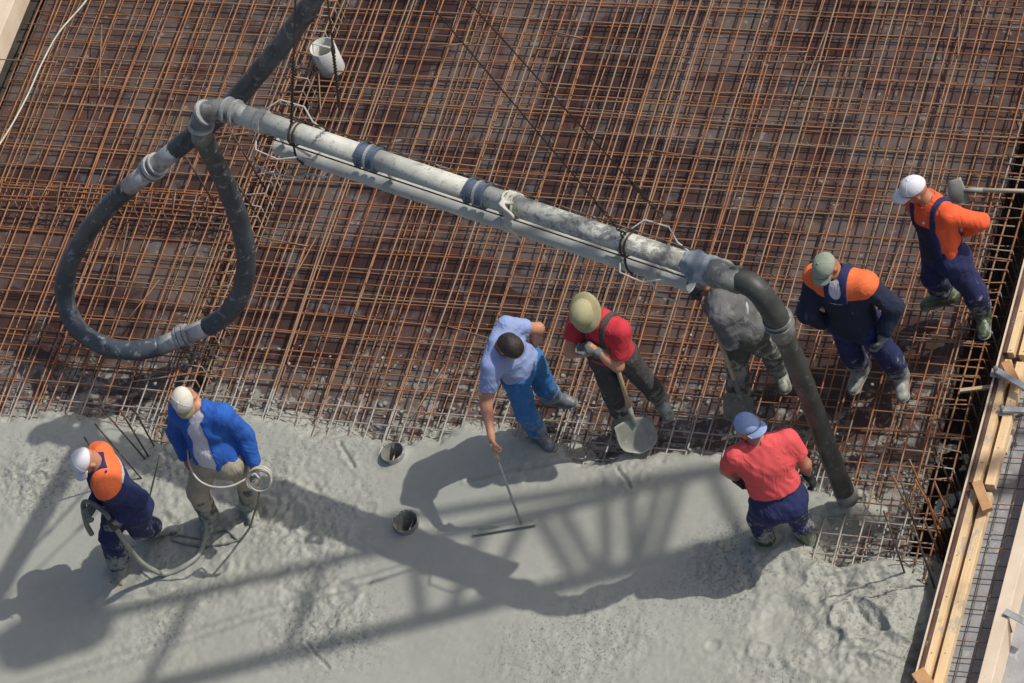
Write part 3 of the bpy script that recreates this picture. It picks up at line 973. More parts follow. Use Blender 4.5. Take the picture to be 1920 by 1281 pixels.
    V, Q = sdf_mesh(body, 0.0075)
    V = smooth_verts(V, Q, 1, 0.4)
    bo = link('person', V, Q, M_[S.get('skin', 'skin')], None, True)
    # origin at the feet
    off = Vector((base[0], base[1], min(A['R'][2], A['L'][2]) - 0.085))
    bo.data.transform(Matrix.Translation(-off))
    bo.location = off
    tag(bo, label, 'person', 'construction workers at the pour')
    D = dict(up=up, F=F, right=right, spine=spine, front=front, fsh=fsh, sr=sr_, pel=pel, neck=neck, waist=waist, chest=chest, shR=shR, shL=shL, K=K, A=A, E=E, W=W,
             torso=torso, seat=seat, legs=legs, arms=arms, feet=feet, hands=hands, hc=hc, hF=hF, hu=hu, hs=hs, hipR=hipR, hipL=hipL, neckp=neckp)
    def part(name, prims, mat, h=0.008, planes=(), fold=0.0, subs=(), sm=1):
        V, Q = sdf_mesh(prims, h, planes, fold, random.randint(0, 9999), subs)
        if len(V) == 0:
            return None
        V = smooth_verts(V, Q, sm, 0.4)
        return link(name, V, Q, M_[mat], bo, True)
    D['part'] = part
    if S.get('eyes', True):
        for q in (-1, 1):
            c = hc + hF * 0.083 + hs * q * 0.031 - hu * 0.002
            V, Q = sdf_mesh([ell(c, (0.011, 0.011, 0.009), None)], 0.003)
            link('eye', V, Q, M_['eye'], bo, True)
    # ---- trousers
    def trousers(mat, g=0.018, end=0.86, name='trousers', top=0.14, hem=0.012, fold=0.006):
        pr = [p.grown(g * .7) for p in torso[:2]] + [p.grown(g) for p in seat]
        for s_ in 'RL':
            a, k_, e_ = (hipR if s_ == 'R' else hipL), K[s_], K[s_] + (A[s_] - K[s_]) * end
            pr += [cone(a, k_, 0.092 * lf + g, 0.064 * lf + g, k=.04), cone(k_, e_, 0.064 * lf + g, 0.052 * lf + g + hem, k=.03, cutb=True)]
        return part(name, pr, mat, planes=[(pel + spine * top, spine)], fold=fold)
    D['trousers'] = trousers
    def sleeves(frac, g, forearm=None):
        pr = []
        for s_, sh in (('R', shR), ('L', shL)):
            if forearm is None:
                pr.append(cone(sh, sh + (E[s_] - sh) * frac, 0.058 + g, 0.050 + g * 1.3, k=.03, cutb=True))
            else:
                pr += [cone(sh, E[s_], 0.058 + g, 0.048 + g, k=.03), cone(E[s_], E[s_] + (W[s_] - E[s_]) * forearm, 0.048 + g, 0.034 + g, k=.025, cutb=True)]
        return pr
    D['sleeves'] = sleeves
    def top(name, mat, g=0.014, bottom=-0.02, frac=0.75, forearm=None, fold=0.005, planes=(), subs=(), tor=None):
        pr = [p.grown(g) for p in (torso if tor is None else tor)] + sleeves(frac, g, forearm)
        if bottom < 0.02:
            pr += [p.grown(g * .9) for p in seat]
        neckcut = [cone(neck - spine * 0.05, neck + (hc - neck) * 0.7, 0.066, 0.075)]
        pl = [(pel + spine * bottom, -spine)] + list(planes)
        return part(name, pr, mat, planes=[], fold=fold, subs=list(subs) + neckcut) if not pl else part(name, pr, mat, planes=pl if frac is not None and forearm is None else [], fold=fold, subs=list(subs) + neckcut)
    D['top'] = top
    def jacket(name, mat, g=0.022, bottom=-0.06, forearm=0.88, fold=0.008, subs=()):
        pr = [p.grown(g) for p in torso] + [p.grown(g) for p in seat]
        for p in pr:
            p.planes = ((pel + spine * bottom, -spine),)
        pr += sleeves(1, g, forearm)
        neckcut = [cone(neck - spine * 0.03, neck + (hc - neck) * 0.8, 0.068, 0.08)]
        return part(name, pr, mat, fold=fold, subs=list(subs) + neckcut)
    D['jacket'] = jacket
    def shell(name, mat, g, planes, prims=None, fold=0.0, h=0.007, subs=()):
        pr = [p.grown(g) for p in (torso if prims is None else prims)]
        return part(name, pr, mat, h, planes=planes, fold=fold, subs=list(subs) + [cone(neck - spine * 0.03, neck + (hc - neck) * 0.8, 0.072, 0.082)])
    D['shell'] = shell
    def boots(mat, g=0.014, height=0.62, name='boot', shaft=0.016):
        for s_ in 'RL':
            an, heel, toe, fd = feet[s_]
            pr = [cone(an, heel, 0.050 + g * .6, 0.043 + g * .5, k=.03), cone(heel, toe, 0.042 + g * .4, 0.038 + g * .5, n=up, fl=.85, k=.02), cone(heel, toe - fd * 0.04 + up * 0.015, 0.046 + g * .4, 0.042 + g * .3, k=.02)]
            if height > 0:
                top_ = A[s_] + (K[s_] - A[s_]) * height
                pr.append(cone(an - up * 0.01, top_, 0.050 + g, 0.060 + shaft, k=.03, cutb=True))
            o = part(name, pr, mat, h=0.006, planes=[(an - up * 0.083, -up)], fold=0.003)
            # sole
            sp = [cone(heel - up * 0.030, toe - up * 0.022, 0.046 + g * .5, 0.045 + g * .5, n=up, fl=.35, k=.01)]
            V, Q = sdf_mesh(sp, 0.006, [(an - up * 0.085, -up), (an - up * 0.055, up)])
            if len(V):
                link('sole', V, Q, M_['dgrey'], o, True)
    D['boots'] = boots
    def gloves(mat, which='RL', g=0.007, cuff=0.06):
        for s_ in which:
            W_, hd, pn, sgn = hands[s_]
            pr = hand_prims(W_, hd, pn, sgn, S.get('curl' + s_, 0.8), g)
            u = norm(E[s_] - W_)
            pr.append(cone(W_ + hd * 0.02, W_ + u * cuff, 0.034 + g * .4, 0.040 + g * .4, k=.02, cutb=True))
            part('glove', pr, mat, h=0.005, fold=0.0015)
    D['gloves'] = gloves
    def cap(mat, back=False, brim=0.075, name='cap', tilt=0.0, dark=None):
        f = hF * (-1 if back else 1)
        f = norm(f + hu * tilt); u = norm(hu - f * (hu @ f)); s = np.cross(f, u)
        R = np.array([s, f, u])
        c = hc + u * 0.030
        pr = [ell(c, (0.085, 0.102, 0.100), R)]
        o = part(name, pr, mat, h=0.005, planes=[(c + u * 0.005, -u)], fold=0.0012)
        # peak: curved thin plate
        bm = MB(); na, nr = 13, 5
        top_, bot = [], []
        for i in range(na):
            a = (i / (na - 1) - 0.5) * 2.3
            for j in range(nr):
                t = j / (nr - 1)
                x = math.sin(a) * (0.083 + 0.004 * t) ; y = math.cos(a) * 0.098 + t * brim * math.cos(a * 0.62) ** 0.8
                z = 0.010 - 0.20 * t * brim * 2 - 1.6 * x * x - 0.010 * (1 - t)
                top_.append(c + s * x + f * y + u * (z + 0.002)); bot.append(c + s * x + f * y + u * (z - 0.0035))
        n0 = len(top_)
        fs = []
        for i in range(na - 1):
            for j in range(nr - 1):
                q_ = (i * nr + j, i * nr + j + 1, (i + 1) * nr + j + 1, (i + 1) * nr + j)
                fs += [q_, tuple(x + n0 for x in q_[::-1])]
        ring = [i * nr for i in range(na)]
        for i in range(na - 1):
            a0, a1 = i * nr + nr - 1, (i + 1) * nr + nr - 1
            fs.append((a0, a0 + n0, a1 + n0, a1))
            fs.append((i * nr, (i + 1) * nr, (i + 1) * nr + n0, i * nr + n0))
        for i in (0, na - 1):
            for j in range(nr - 1):
                fs.append((i * nr + j, i * nr + j + n0, i * nr + j + 1 + n0, i * nr + j + 1))
        bm.add(top_ + bot, fs)
        link('peak', bm.v, bm.f, M_[dark or mat], o, True)
        V, Q = sdf_mesh([ell(c + u * 0.101, (0.009, 0.009, 0.006), R)], 0.003)
        link('button', V, Q, M_[mat], o, True)
        # panel seams
        for k_ in range(3):
            an_ = math.pi * k_ / 3 + 0.5
            dv = math.cos(an_) * s + math.sin(an_) * f
            pts = []
            for j in range(17):
                t = math.pi * j / 16
                v_ = math.cos(t) * dv + math.sin(t) * u
                l = v_ @ s, v_ @ f, v_ @ u
                rr = 1 / math.sqrt((l[0] / .085) ** 2 + (l[1] / .102) ** 2 + (l[2] / .100) ** 2)
                pts.append(c + v_ * (rr + 0.0004) + u * 0.006 * (j in (0, 16)))
            mm_ = MB(); mm_.tube(pts, 0.0017, 5)
            mm_.build('seam', M_[mat], o, True)
        return o
    D['cap'] = cap
    def buckethat(mat, brim=0.045):
        c = hc + hu * 0.035
        R = np.array([hs, hF, hu])
        o = part('bucket_hat', [ell(c, (0.094, 0.110, 0.105), R)], mat, h=0.005, planes=[(c - hu * 0.01, -hu)], fold=0.0018)
        vs = []
        na = 40
        for j, (rr, zz) in enumerate(((0.93, -0.004), (1.0, -0.008), (1.0 + brim * 9.0 * .5, -0.020), (1.0 + brim * 9.0, -0.036), (1.0 + brim * 9.0, -0.040), (1.0, -0.014), (0.93, -0.010))):
            for i in range(na):
                a = 2 * math.pi * i / na
                vs.append(c + hs * math.cos(a) * 0.094 * rr + hF * math.sin(a) * 0.110 * rr + hu * (zz + 0.004 * math.sin(3 * a + 1)))
        fs = []
        for j in range(6):
            for i in range(na):
                fs.append((j * na + i, j * na + (i + 1) % na, (j + 1) * na + (i + 1) % na, (j + 1) * na + i))
        link('brim', vs, fs, M_[mat], o, True)
        for zz in (0.0,):
            mm_ = MB(); mm_.tube([c + hs * math.cos(t) * 0.0945 + hF * math.sin(t) * 0.1105 + hu * 0.002 for t in np.linspace(0, 2 * math.pi, 33)], 0.002, 5, cap=False)
            mm_.build('seam', M_[mat], o, True)
        return o
    D['buckethat'] = buckethat
    bo['_'] = 0
    del bo['_']
    return bo, D

# ------------------------------------------------------------------ the workers
def do_A():
    _, d = person('stooping worker with white cap and orange shoulders gripping a hose in wet concrete', dict(
        pelvis=(238, 944, 0.86), neck=(188, 876, 1.30), head=(162, 863, 1.42), face=(-40, 34), shface=(-50, 20), headf=(-40, 30, 0.75),
        anR=(224, 1066, 0.03), anL=(290, 990, 0.06), knR=(205, 1000, 0.5), knL=(262, 985, 0.5), footR=(-10, 40), footL=(40, -4),
        haR=(172, 952, 0.92), elR=(185, 935, 0.9), haL=(222, 978, 0.85), elL=(238, 945, 1.0), curlR=1.0, curlL=1.0, fat=1.0, legfat=1.0))
    d['trousers']('purple', g=0.026, end=0.88)
    d['jacket']('jacket', 'navy2', bottom=0.02, forearm=0.9)
    yoke = d['torso'] + d['sleeves'](0.16, 0.008)
    ch, sp = d['chest'], d['spine']
    d['shell']('orange_yoke', 'hiviz', 0.032, [(ch + sp * 0.07, -sp)], yoke)
    d['shell']('reflective_stripe', 'tape', 0.031, [(ch + sp * 0.042, -sp), (ch + sp * 0.072, sp)])
    nk, sr_, f = d['neck'], d['sr'], d['fsh']
    d['shell']('collar', 'navy2', 0.041, [(nk - sp * 0.11, -sp), (nk + sr_ * 0.085, sr_), (nk - sr_ * 0.085, -sr_), (nk - f * 0.065, -f)], h=0.006, subs=[cone(nk + f * 0.05, nk + f * 0.22 - sp * 0.09, 0.055, 0.02)])
    d['boots']('boot_mud', height=0.55)
    d['gloves']('glove')
    d['cap']('cap_white')
    return d

def do_B():
    _, d = person('worker in open royal blue jacket and cream cap holding a coil of pale rope', dict(
        pelvis=(408, 868, 0.90), neck=(374, 764, 1.42), head=(346, 747, 1.53), face=(-16, 50), shface=(-22, 50), headf=(-14, 50, 0.85),
        anR=(394, 978, 0.02), anL=(470, 950, 0.02), knR=(380, 920, 0.5), knL=(450, 905, 0.5), footR=(-14, 40), footL=(6, 40),
        haR=(350, 858), elR=(318, 800, 1.1), haL=(476, 872), elL=(475, 815, 1.0), hdL=(484, 898, 0.74), curlR=0.8, curlL=1.0, fat=0.96, belly=0.75, sw=0.185, near=True))
    sp, f, pl = d['spine'], d['fsh'], d['pel']
    d['trousers']('khaki', g=0.024, end=0.5)
    pr = [cone(d['K'][s], d['A'][s], 0.07, 0.065, k=.03) for s in 'RL']
    for s in 'RL':
        d['part']('wader', [cone(d['K'][s] + (d['A'][s] - d['K'][s]) * 0.1, d['A'][s], 0.086, 0.074, k=.03, cuta=True)], 'wader', fold=0.005)
    d['top']('white_shirt', 'whitecloth', g=0.012, bottom=0.02, frac=0.4, fold=0.003)
    c0 = d['neck'] + f * 0.20 - sp * 0.02
    c1 = d['pel'] + f * 0.22 - sp * 0.1
    d['jacket']('jacket', 'royal', g=0.024, bottom=0.03, forearm=0.95, fold=0.006,
                subs=[cone(c0 + d['sr'] * 0.0, c1 + d['sr'] * 0.02, 0.105, 0.135), cone(d['neck'] + f * 0.10, d['neck'] + f * 0.2, 0.075)])
    for q in (-1, 1):
        a = d['neck'] + d['sr'] * q * 0.078 - sp * 0.03
        b = d['chest'] + d['sr'] * q * 0.10 + f * 0.10
        d['part']('lapel', [cone(a, b, 0.020, 0.026, n=f, fl=.5)], 'royal', h=0.006, fold=0.002)
    d['boots']('boot_mud', height=0.5)
    d['gloves']('glove', 'L')
    d['cap']('cap_cream', brim=0.055, dark='cap_khaki')
    return d

def do_C():
    _, d = person('bare-headed worker in pale blue T-shirt and jeans leaning down with a long screed handle', dict(
        pelvis=(980, 690, 0.87), neck=(932, 646, 1.30), head=(957, 650, 1.36), face=(60, 26), shface=(60, 20), headf=(46, 34, 1.0),
        shR=(922, 690, 1.22), shL=(950, 612, 1.32),
        anR=(1008, 808, 0.09), anL=(1034, 742, 0.09), knR=(985, 768, 0.5), knL=(1022, 730, 0.5), footR=(30, 34), footL=(50, 8),
        haR=(922, 822, 0.84), elR=(914, 750, 1.0), haL=(996, 664, 0.86), elL=(1004, 636, 1.0), hdR=(926, 846, 0.76), curlR=1.15, curlL=0.7, fat=0.93, sw=0.18, arms=(0.30, 0.27)))
    d['trousers']('jeans', g=0.018, end=0.95, top=0.08)
    d['top']('t_shirt', 'ltee', g=0.016, bottom=0.03, frac=0.62, fold=0.006)
    d['boots']('shoe', height=0.12, name='shoe', g=0.010, shaft=-0.006)
    c, f, u = d['hc'], d['hF'], d['hu']
    R = np.array([d['hs'], f, u])
    d['part']('hair', [ell(c + u * 0.034 - f * 0.010, (0.084, 0.098, 0.094), R, k=.02), ell(c - f * 0.05 - u * 0.01, (0.070, 0.055, 0.075), R, k=.03)], 'hair', h=0.005,
              planes=[(c + f * 0.062 + u * 0.02, norm(f - u * 0.8))], fold=0.003)
    W = d['hands']['L'][0]
    d['part']('white_rag', [ell(W + d['hands']['L'][1] * 0.09, (0.03, 0.03, 0.05), None)], 'whitecloth', h=0.005, fold=0.008)
    return d

def do_D():
    _, d = person('worker in red T-shirt and khaki bucket hat leaning with crossed arms on his shovel', dict(
        pelvis=(1146, 662, 0.88), neck=(1122, 596, 1.36), head=(1097, 586, 1.47), face=(-24, 50), shface=(-34, 46), headf=(-26, 46, 0.85),
        anR=(1168, 784, 0.09), anL=(1236, 744, 0.09), knR=(1146, 742, 0.5), knL=(1208, 712, 0.5), footR=(-6, 40), footL=(16, 36),
        haR=(1132, 658, 1.15), elR=(1080, 632, 1.2), haL=(1108, 650, 1.24), elL=(1186, 632, 1.22), hdR=(1158, 662, 1.12), hdL=(1084, 660, 1.16), curlR=1.0, curlL=0.9, fat=1.02))
    sp, f, sr_ = d['spine'], d['fsh'], d['sr']
    d['trousers']('dgrey', g=0.016, end=0.72)
    d['top']('t_shirt', 'red', g=0.016, bottom=0.0, frac=0.72, fold=0.005)
    for q in (-1, 1):
        c = d['neck'] + sr_ * q * 0.085
        d['shell']('brace', 'dgrey', 0.026, [(c + sr_ * 0.020, sr_), (c - sr_ * 0.020, -sr_), (d['pel'] + sp * 0.05, -sp)], h=0.006)
    d['shell']('bib', 'dgrey', 0.024, [(d['waist'] + sp * 0.13, sp), (d['pel'] + sp * 0.05, -sp), (d['chest'] + f * 0.02, -f), (d['neck'] + sr_ * 0.11, sr_), (d['neck'] - sr_ * 0.11, -sr_)], h=0.007)
    d['boots']('boot_mud', height=0.6)
    d['gloves']('glove2', 'R'); d['gloves']('glove', 'L', cuff=0.09)
    d['buckethat']('cap_khaki')
    return d

def do_E():
    _, d = person('stooping worker in cement-stained grey clothes half hidden under the end of the pipe', dict(
        pelvis=(1405, 604, 0.88), neck=(1346, 550, 1.22), head=(1320, 530, 1.24), face=(-60, -8), shface=(-60, 8), headf=(-50, 24, 0.7),
        anR=(1384, 738, 0.09), anL=(1460, 690, 0.09), knR=(1352, 690, 0.5), knL=(1440, 655, 0.5), footR=(-20, 30), footL=(10, 36),
        haR=(1352, 548, 1.05), elR=(1350, 590, 0.9), haL=(1336, 588, 1.12), elL=(1356, 606, 1.1), curlR=0.9, curlL=1.0, fat=1.02))
    d['trousers']('wader', g=0.026, end=0.9)
    d['jacket']('jacket', 'grey', g=0.024, bottom=-0.02, forearm=0.85, fold=0.008)
    b_ = d['chest'] * 0.55 + d['pel'] * 0.45
    d['shell']('lit_patch', 'tape', 0.029, [(b_ + d['front'] * -0.09, d['front']), (b_ + d['spine'] * 0.07, d['spine']), (b_ - d['spine'] * 0.03, -d['spine']), (b_ + d['right'] * 0.05, norm(d['right'] + d['spine'] * .5)), (b_ - d['right'] * 0.07, norm(d['spine'] * .6 - d['right']))], fold=0.012, h=0.006)  # sunlit patch on his back, put in as a pale shell
    d['boots']('boot_mud', height=0.4)
    d['gloves']('glove2')
    d['cap']('dgrey', brim=0.055)
    return d

def do_F():
    _, d = person('stout worker in coral red T-shirt and pale blue cap seen from behind', dict(
        pelvis=(1460, 936, 0.74), neck=(1424, 830, 1.28), head=(1404, 802, 1.40), face=(-10, -50), shface=(-16, -50), headf=(-52, -24, 0.25),
        anR=(1516, 1014, -0.06), anL=(1440, 1022, -0.06), knR=(1494, 962, 0.32), knL=(1424, 975, 0.32), footR=(10, -40), footL=(-20, -36),
        haR=(1514, 890), elR=(1510, 870, 0.95), haL=(1386, 900), elL=(1356, 882, 0.95), hdR=(1526, 905, 0.60), hdL=(1392, 914, 0.60), curlR=0.7, curlL=0.9,
        fat=1.13, belly=0.85, legfat=1.08, sw=0.20, skin='skin2'))
    d['trousers']('purple', g=0.020, end=0.55, top=0.24)
    d['top']('t_shirt', 'coral', g=0.016, bottom=0.12, frac=0.62, fold=0.004)
    d['boots']('boot_green', height=0.75, shaft=0.022)
    d['gloves']('blackglove')
    d['cap']('cap_blue', back=True, brim=0.06, tilt=-0.1)
    return d

def do_G():
    _, d = person('worker in dark navy jacket with orange yoke and greenish cap, standing with arms hanging', dict(
        pelvis=(1602, 606, 0.87), neck=(1574, 518, 1.42), head=(1550, 499, 1.53), face=(-24, 50), shface=(-20, 50), headf=(-34, 42, 0.55),
        anR=(1612, 690, 0.09), anL=(1688, 703, 0.09), knR=(1596, 668, 0.5), knL=(1672, 672, 0.5), footR=(-20, 40), footL=(2, 40),
        haR=(1546, 606, 0.88), elR=(1534, 572, 1.1), haL=(1656, 630, 0.88), elL=(1668, 582, 1.08), curlR=0.6, curlL=0.6, fat=1.04, sw=0.195, near=True, skin='skin2'))
    sp, f, sr_ = d['spine'], d['fsh'], d['sr']
    d['trousers']('navy2', g=0.028, end=0.62)
    d['jacket']('jacket', 'navy', g=0.026, bottom=-0.15, forearm=0.93, fold=0.006)
    ch = d['chest']
    d['shell']('orange_yoke', 'hiviz', 0.037, [(ch + sp * 0.070, -sp)], d['torso'] + d['sleeves'](0.10, 0.002), subs=[])
    nk = d['neck']
    d['shell']('collar', 'navy2', 0.045, [(nk - sp * 0.13, -sp), (nk + sr_ * 0.088, sr_), (nk - sr_ * 0.088, -sr_)], h=0.006, subs=[cone(nk + f * 0.05, nk + f * 0.22 - sp * 0.09, 0.062, 0.022)])
    d['shell']('shirt_collar', 'whitecloth', 0.041, [(nk - sp * 0.14, -sp), (nk + sr_ * 0.05, sr_), (nk - sr_ * 0.05, -sr_), (nk + f * 0.03, -f)], h=0.006)
    d['boots']('boot_mud', height=0.8, shaft=0.02)
    d['gloves']('glove')
    d['cap']('cap_green', brim=0.06)
    return d

def do_H():
    _, d = person('worker in orange top and navy bib overalls with white cap, one hand on his hip', dict(
        pelvis=(1770, 474, 0.90), neck=(1744, 374, 1.44), head=(1716, 356, 1.56), face=(-46, 34), shface=(-40, 40), headf=(-56, 14, 0.25), arms=(0.275, 0.25),
        anR=(1770, 552, 0.10), anL=(1842, 586, 0.09), knR=(1742, 530, 0.5), knL=(1826, 545, 0.5), footR=(-40, 12), footL=(0, 40),
        haR=[0.10, -0.20, 0.10], elR=(1730, 440, 1.1), haL=(1806, 440, 1.02), elL=(1846, 430, 1.05), hdL=(1796, 462, 0.98), curlR=0.6, curlL=0.6, fat=1.03, sw=0.2, skin='skin2'))
    sp, f, sr_ = d['spine'], d['fsh'], d['sr']
    d['top']('long_sleeved_top', 'orange', g=0.016, bottom=0.02, forearm=0.72, frac=0.7, fold=0.005)
    d['trousers']('purple', g=0.030, end=0.66, top=0.15, name='overalls')
    d['shell']('bib', 'navy', 0.024, [(d['chest'] + sp * 0.02, sp), (d['pel'] + sp * 0.02, -sp), (d['chest'] + f * 0.03, -f), (d['neck'] + sr_ * 0.115, sr_), (d['neck'] - sr_ * 0.115, -sr_)])
    for q in (-1, 1):
        c = d['neck'] + sr_ * q * 0.105
        d['shell']('brace', 'navy2', 0.027, [(c + sr_ * 0.020, sr_), (c - sr_ * 0.020, -sr_), (d['pel'] + sp * 0.10, -sp)], h=0.006)
    d['part']('badge', [ell(d['chest'] + f * 0.13 + sp * 0.06 - sr_ * 0.03, (0.012, 0.012, 0.012), None)], 'whitecloth', h=0.004)
    d['boots']('boot_green', height=0.75, shaft=0.02)
    d['gloves']('glove', 'R')
    d['cap']('cap_white', brim=0.085)
    return d

WK = {}
for k_, fn in (('A', do_A), ('B', do_B), ('C', do_C), ('D', do_D), ('E', do_E), ('F', do_F), ('G', do_G), ('H', do_H)):
    WK[k_] = fn()

# ------------------------------------------------------------------ concrete placing pipe
PL, PR = P(432, 208, 2.92), P(1345, 512, 2.82)
pd = norm(PR - PL)
psd = norm(np.cross(pd, (0, 0, 1))); pup = np.cross(psd, pd)
PRAD = 0.077
pos = lambda t, a=0, b=0: PL + (PR - PL) * t + psd * a + pup * b
pipe = empty('placing_pipe', (PL + PR) / 2, 'long pale concrete placing pipe hanging level from slings above the rebar', 'pipe')
seg = [(0.02, 0.065), (0.072, 0.298), (0.302, 0.51), (0.53, 0.99)]
for a, b in seg:
    MB().tube([pos(a), pos((a + b) / 2), pos(b)], PRAD, 24).build('pipe_section', M_['pipe'], pipe, True)
for t, mt in ((0.297, 'bluesteel'), (0.523, 'bluesteel')):
    o = MB().tube([pos(t - 0.014), pos(t + 0.016)], PRAD + 0.008, 24).build('coupling', M_[mt], pipe, False)
    for dt in (-0.016, 0.002, 0.018):
        MB().tube([pos(t + dt - 0.0022), pos(t + dt + 0.0022)], PRAD + 0.019, 24).build('clamp_ring', M_['steel' if dt == 0.002 else mt], o, False)
    MB().bar(pos(t, -0.03, -PRAD - 0.03), pos(t, 0.05, -PRAD - 0.03), 0.03, 0.03).build('clamp_lever', M_['steel'], o)
MB().tube([pos(0.062), pos(0.075)], PRAD + 0.012, 24).build('weld_collar', M_['pipe'], pipe)
# support tube slung under the pipe
SO, SP_ = -0.30, -0.01
so_ = lambda t: pos(t, SP_, SO + 0.03 * t)
MB().tube([so_(0.075), so_(0.5), so_(0.925)], 0.066, 20, cap=False).build('support_tube', M_['channel'], pipe, True)
MB().tube([so_(0.918), so_(0.931)], 0.069, 24, cap=False).build('tube_rim', M_['channel'], pipe, True)
MB().tube([so_(0.80), so_(0.930)], 0.062, 20, cap=False).build('tube_lining', M_['rag'], pipe, True)
for t in (0.10, 0.33, 0.56, 0.80):
    MB().bar(pos(t, 0.0, -0.06), so_(t), 0.05, 0.012, up=pd).build('hanger_plate', M_['channel'], pipe)
# bent handle bars on both ends
def hb(pts, r=0.007, mat='white_steel', name='handle_bar', step=0.5):
    MB().tube(np.array(pts), r, 8).build(name, M_[mat], pipe, True)
for (t0, t1) in ((0.045, 0.185), (0.80, 0.93)):
    for sg in (1, -1):
        q = []
        for k, (dt, a, b_) in enumerate(((0, 0.09, 0.0), (0.14, 0.10, 0.02), (0.25, 0.20, 0.03), (0.6, 0.21, 0.02), (0.8, 0.13, 0.0), (1.0, 0.10, -0.02))):
            q.append(pos(t0 + (t1 - t0) * dt, sg * a, b_ - (0.10 if sg > 0 else 0)))
        hb(q)
q = [pos(0.055, 0.10, -0.2), pos(0.045, 0.16, -0.30), pos(0.07, 0.18, -0.38), pos(0.14, 0.12, -0.40), pos(0.16, 0.14, -0.28), pos(0.20, 0.10, -0.30)]
hb(q)
q = [pos(0.845, 0.09, -0.16), pos(0.875, 0.12, -0.24), pos(0.88, 0.13, -0.32), pos(0.925, 0.12, -0.36)]
hb(q)
for a_, b_ in ((-0.095, 0.03), (0.095, -0.03)):
    hb([pos(0.08, a_, b_), pos(0.5, a_, b_), pos(0.95, a_, b_)], 0.006, 'dark_rebar', 'side_rod')
# rope lashed round the middle
m_ = MB()
pts = []
for i in range(130):
    an = i / 130 * 2 * math.pi * 7
    t = 0.582 + 0.020 * i / 130 + 0.004 * math.sin(i * .9)
    pts.append(pos(t, math.cos(an) * (PRAD + 0.008), math.sin(an) * (PRAD + 0.008)))
m_.tube(pts, 0.011, 6)
for k in range(5):
    m_.tube(spline([pos(0.588 + 0.004 * k, 0.03, PRAD), pos(0.592, 0.06 + .01 * k, PRAD + 0.06), pos(0.60 + 0.004 * k, 0.12, PRAD - 0.02), pos(0.59, 0.12, -0.08), pos(0.588 + .004 * k, 0.10, -0.20 - 0.02 * k)], 0.02), 0.011, 6)
m_.build('rope_lashing', M_['rope'], pipe, True)
# rag wrapped at the far end
V, Q = sdf_mesh([cone(pos(0.955), pos(1.0), PRAD + 0.022, PRAD + 0.028)], 0.01, (), 0.018, 5)
link('rag_wrap', smooth_verts(V, Q, 1), Q, M_['rag'], pipe, True)
V, Q = sdf_mesh([cone(pos(1.0), pos(1.035), PRAD + 0.03, PRAD + 0.014)], 0.01, (), 0.014, 9)
link('rag_wrap', smooth_verts(V, Q, 1), Q, M_['mudsteel'], pipe, True)
# steel elbow at the near-left end
EB = P(388, 214, 2.90)
el_pts = spline([pos(0.02), pos(-0.012), P(396, 207, 2.92), P(380, 216, 2.86), P(377, 240, 2.76), P(379, 262, 2.64)], 0.03)
elb = MB().tube(el_pts, 0.076, 20).build('elbow', M_['mudsteel'], pipe, True)
for c, dr in ((pos(0.012), pd), (pos(-0.006), pd), (P(385, 211, 2.905), norm(P(380, 214, 2.88) - P(392, 208, 2.92))), (P(377, 236, 2.78), norm(P(378, 250, 2.70) - P(376, 226, 2.82)))):
    MB().tube([c - dr * 0.011, c + dr * 0.011], 0.098, 24).build('clamp_ring', M_['steel'], elb)

def hose_tube(pts, r, mat, parent, name='rubber_hose', seg=18):
    p = spline(pts, 0.03)
    rr = r * (1 + 0.025 * np.sin(np.arange(len(p)) * 0.6) + 0.02 * np.sin(np.arange(len(p)) * 0.17))
    return MB().tube(p, rr, seg).build(name, M_[mat], parent, True)

def metal_coupling(a, b, r, parent, mat='steel'):
    """two steel hose tails clamped together"""
    a, b = np.asarray(a), np.asarray(b)
    d = norm(b - a)
    o = MB().tube([a, a + (b - a) * 0.46], r, 20).build('hose_tail', M_[mat], parent, True)
    MB().tube([a + (b - a) * 0.54, b], r, 20).build('hose_tail', M_[mat], parent, True)
    for t, rr, w_ in ((0.42, 0.020, 0.010), (0.5, 0.030, 0.018), (0.58, 0.020, 0.010)):
        c = a + (b - a) * t
        MB().tube([c - d * w_, c + d * w_], r + rr, 20).build('clamp_ring', M_['steel' if mat == 'steel' else 'mudsteel'], parent)
    sd = norm(np.cross(d, (0, 0, 1)))
    c = (a + b) / 2
    MB().bar(c + sd * (r + 0.02) - d * 0.03, c + sd * (r + 0.065) + d * 0.04, 0.025, 0.02).build('clamp_lever', M_['dark_rebar'], parent)
    return o

hz = 0.13
hose = empty('supply_hose', P(300, 655, 0), 'dark slate rubber concrete hose looping down to the rebar at the left', 'hose')
hose_tube([P(760, -420, 9.0), P(705, -270, 6.4), P(640, -110, 4.5), P(592, -10, 3.9), P(545, 62, 3.4), P(490, 130, 2.9), P(440, 188, 2.50), P(400, 226, 2.28), P(352, 262, 2.05), P(330, 280, 1.95)], 0.077, 'hose', hose)
metal_coupling(P(336, 275, 1.98), P(240, 352, 1.50), 0.073, hose)
hose_tube([P(243, 350, 1.51), P(205, 385, 1.28), P(160, 440, 0.92), P(128, 500, 0.60), P(122, 560, 0.35), P(145, 615, 0.20), P(195, 648, 0.15), P(250, 657, 0.14), P(300, 650, 0.14)], 0.077, 'hose', hose)
metal_coupling(P(296, 651, 0.14), P(392, 612, 0.22), 0.073, hose, 'steel')
hose_tube([P(390, 613, 0.22), P(424, 590, 0.34), P(450, 552, 0.54), P(462, 490, 0.90), P(450, 420, 1.32), P(425, 350, 1.85), P(400, 298, 2.27), P(380, 256, 2.66)], 0.077, 'hose', hose)

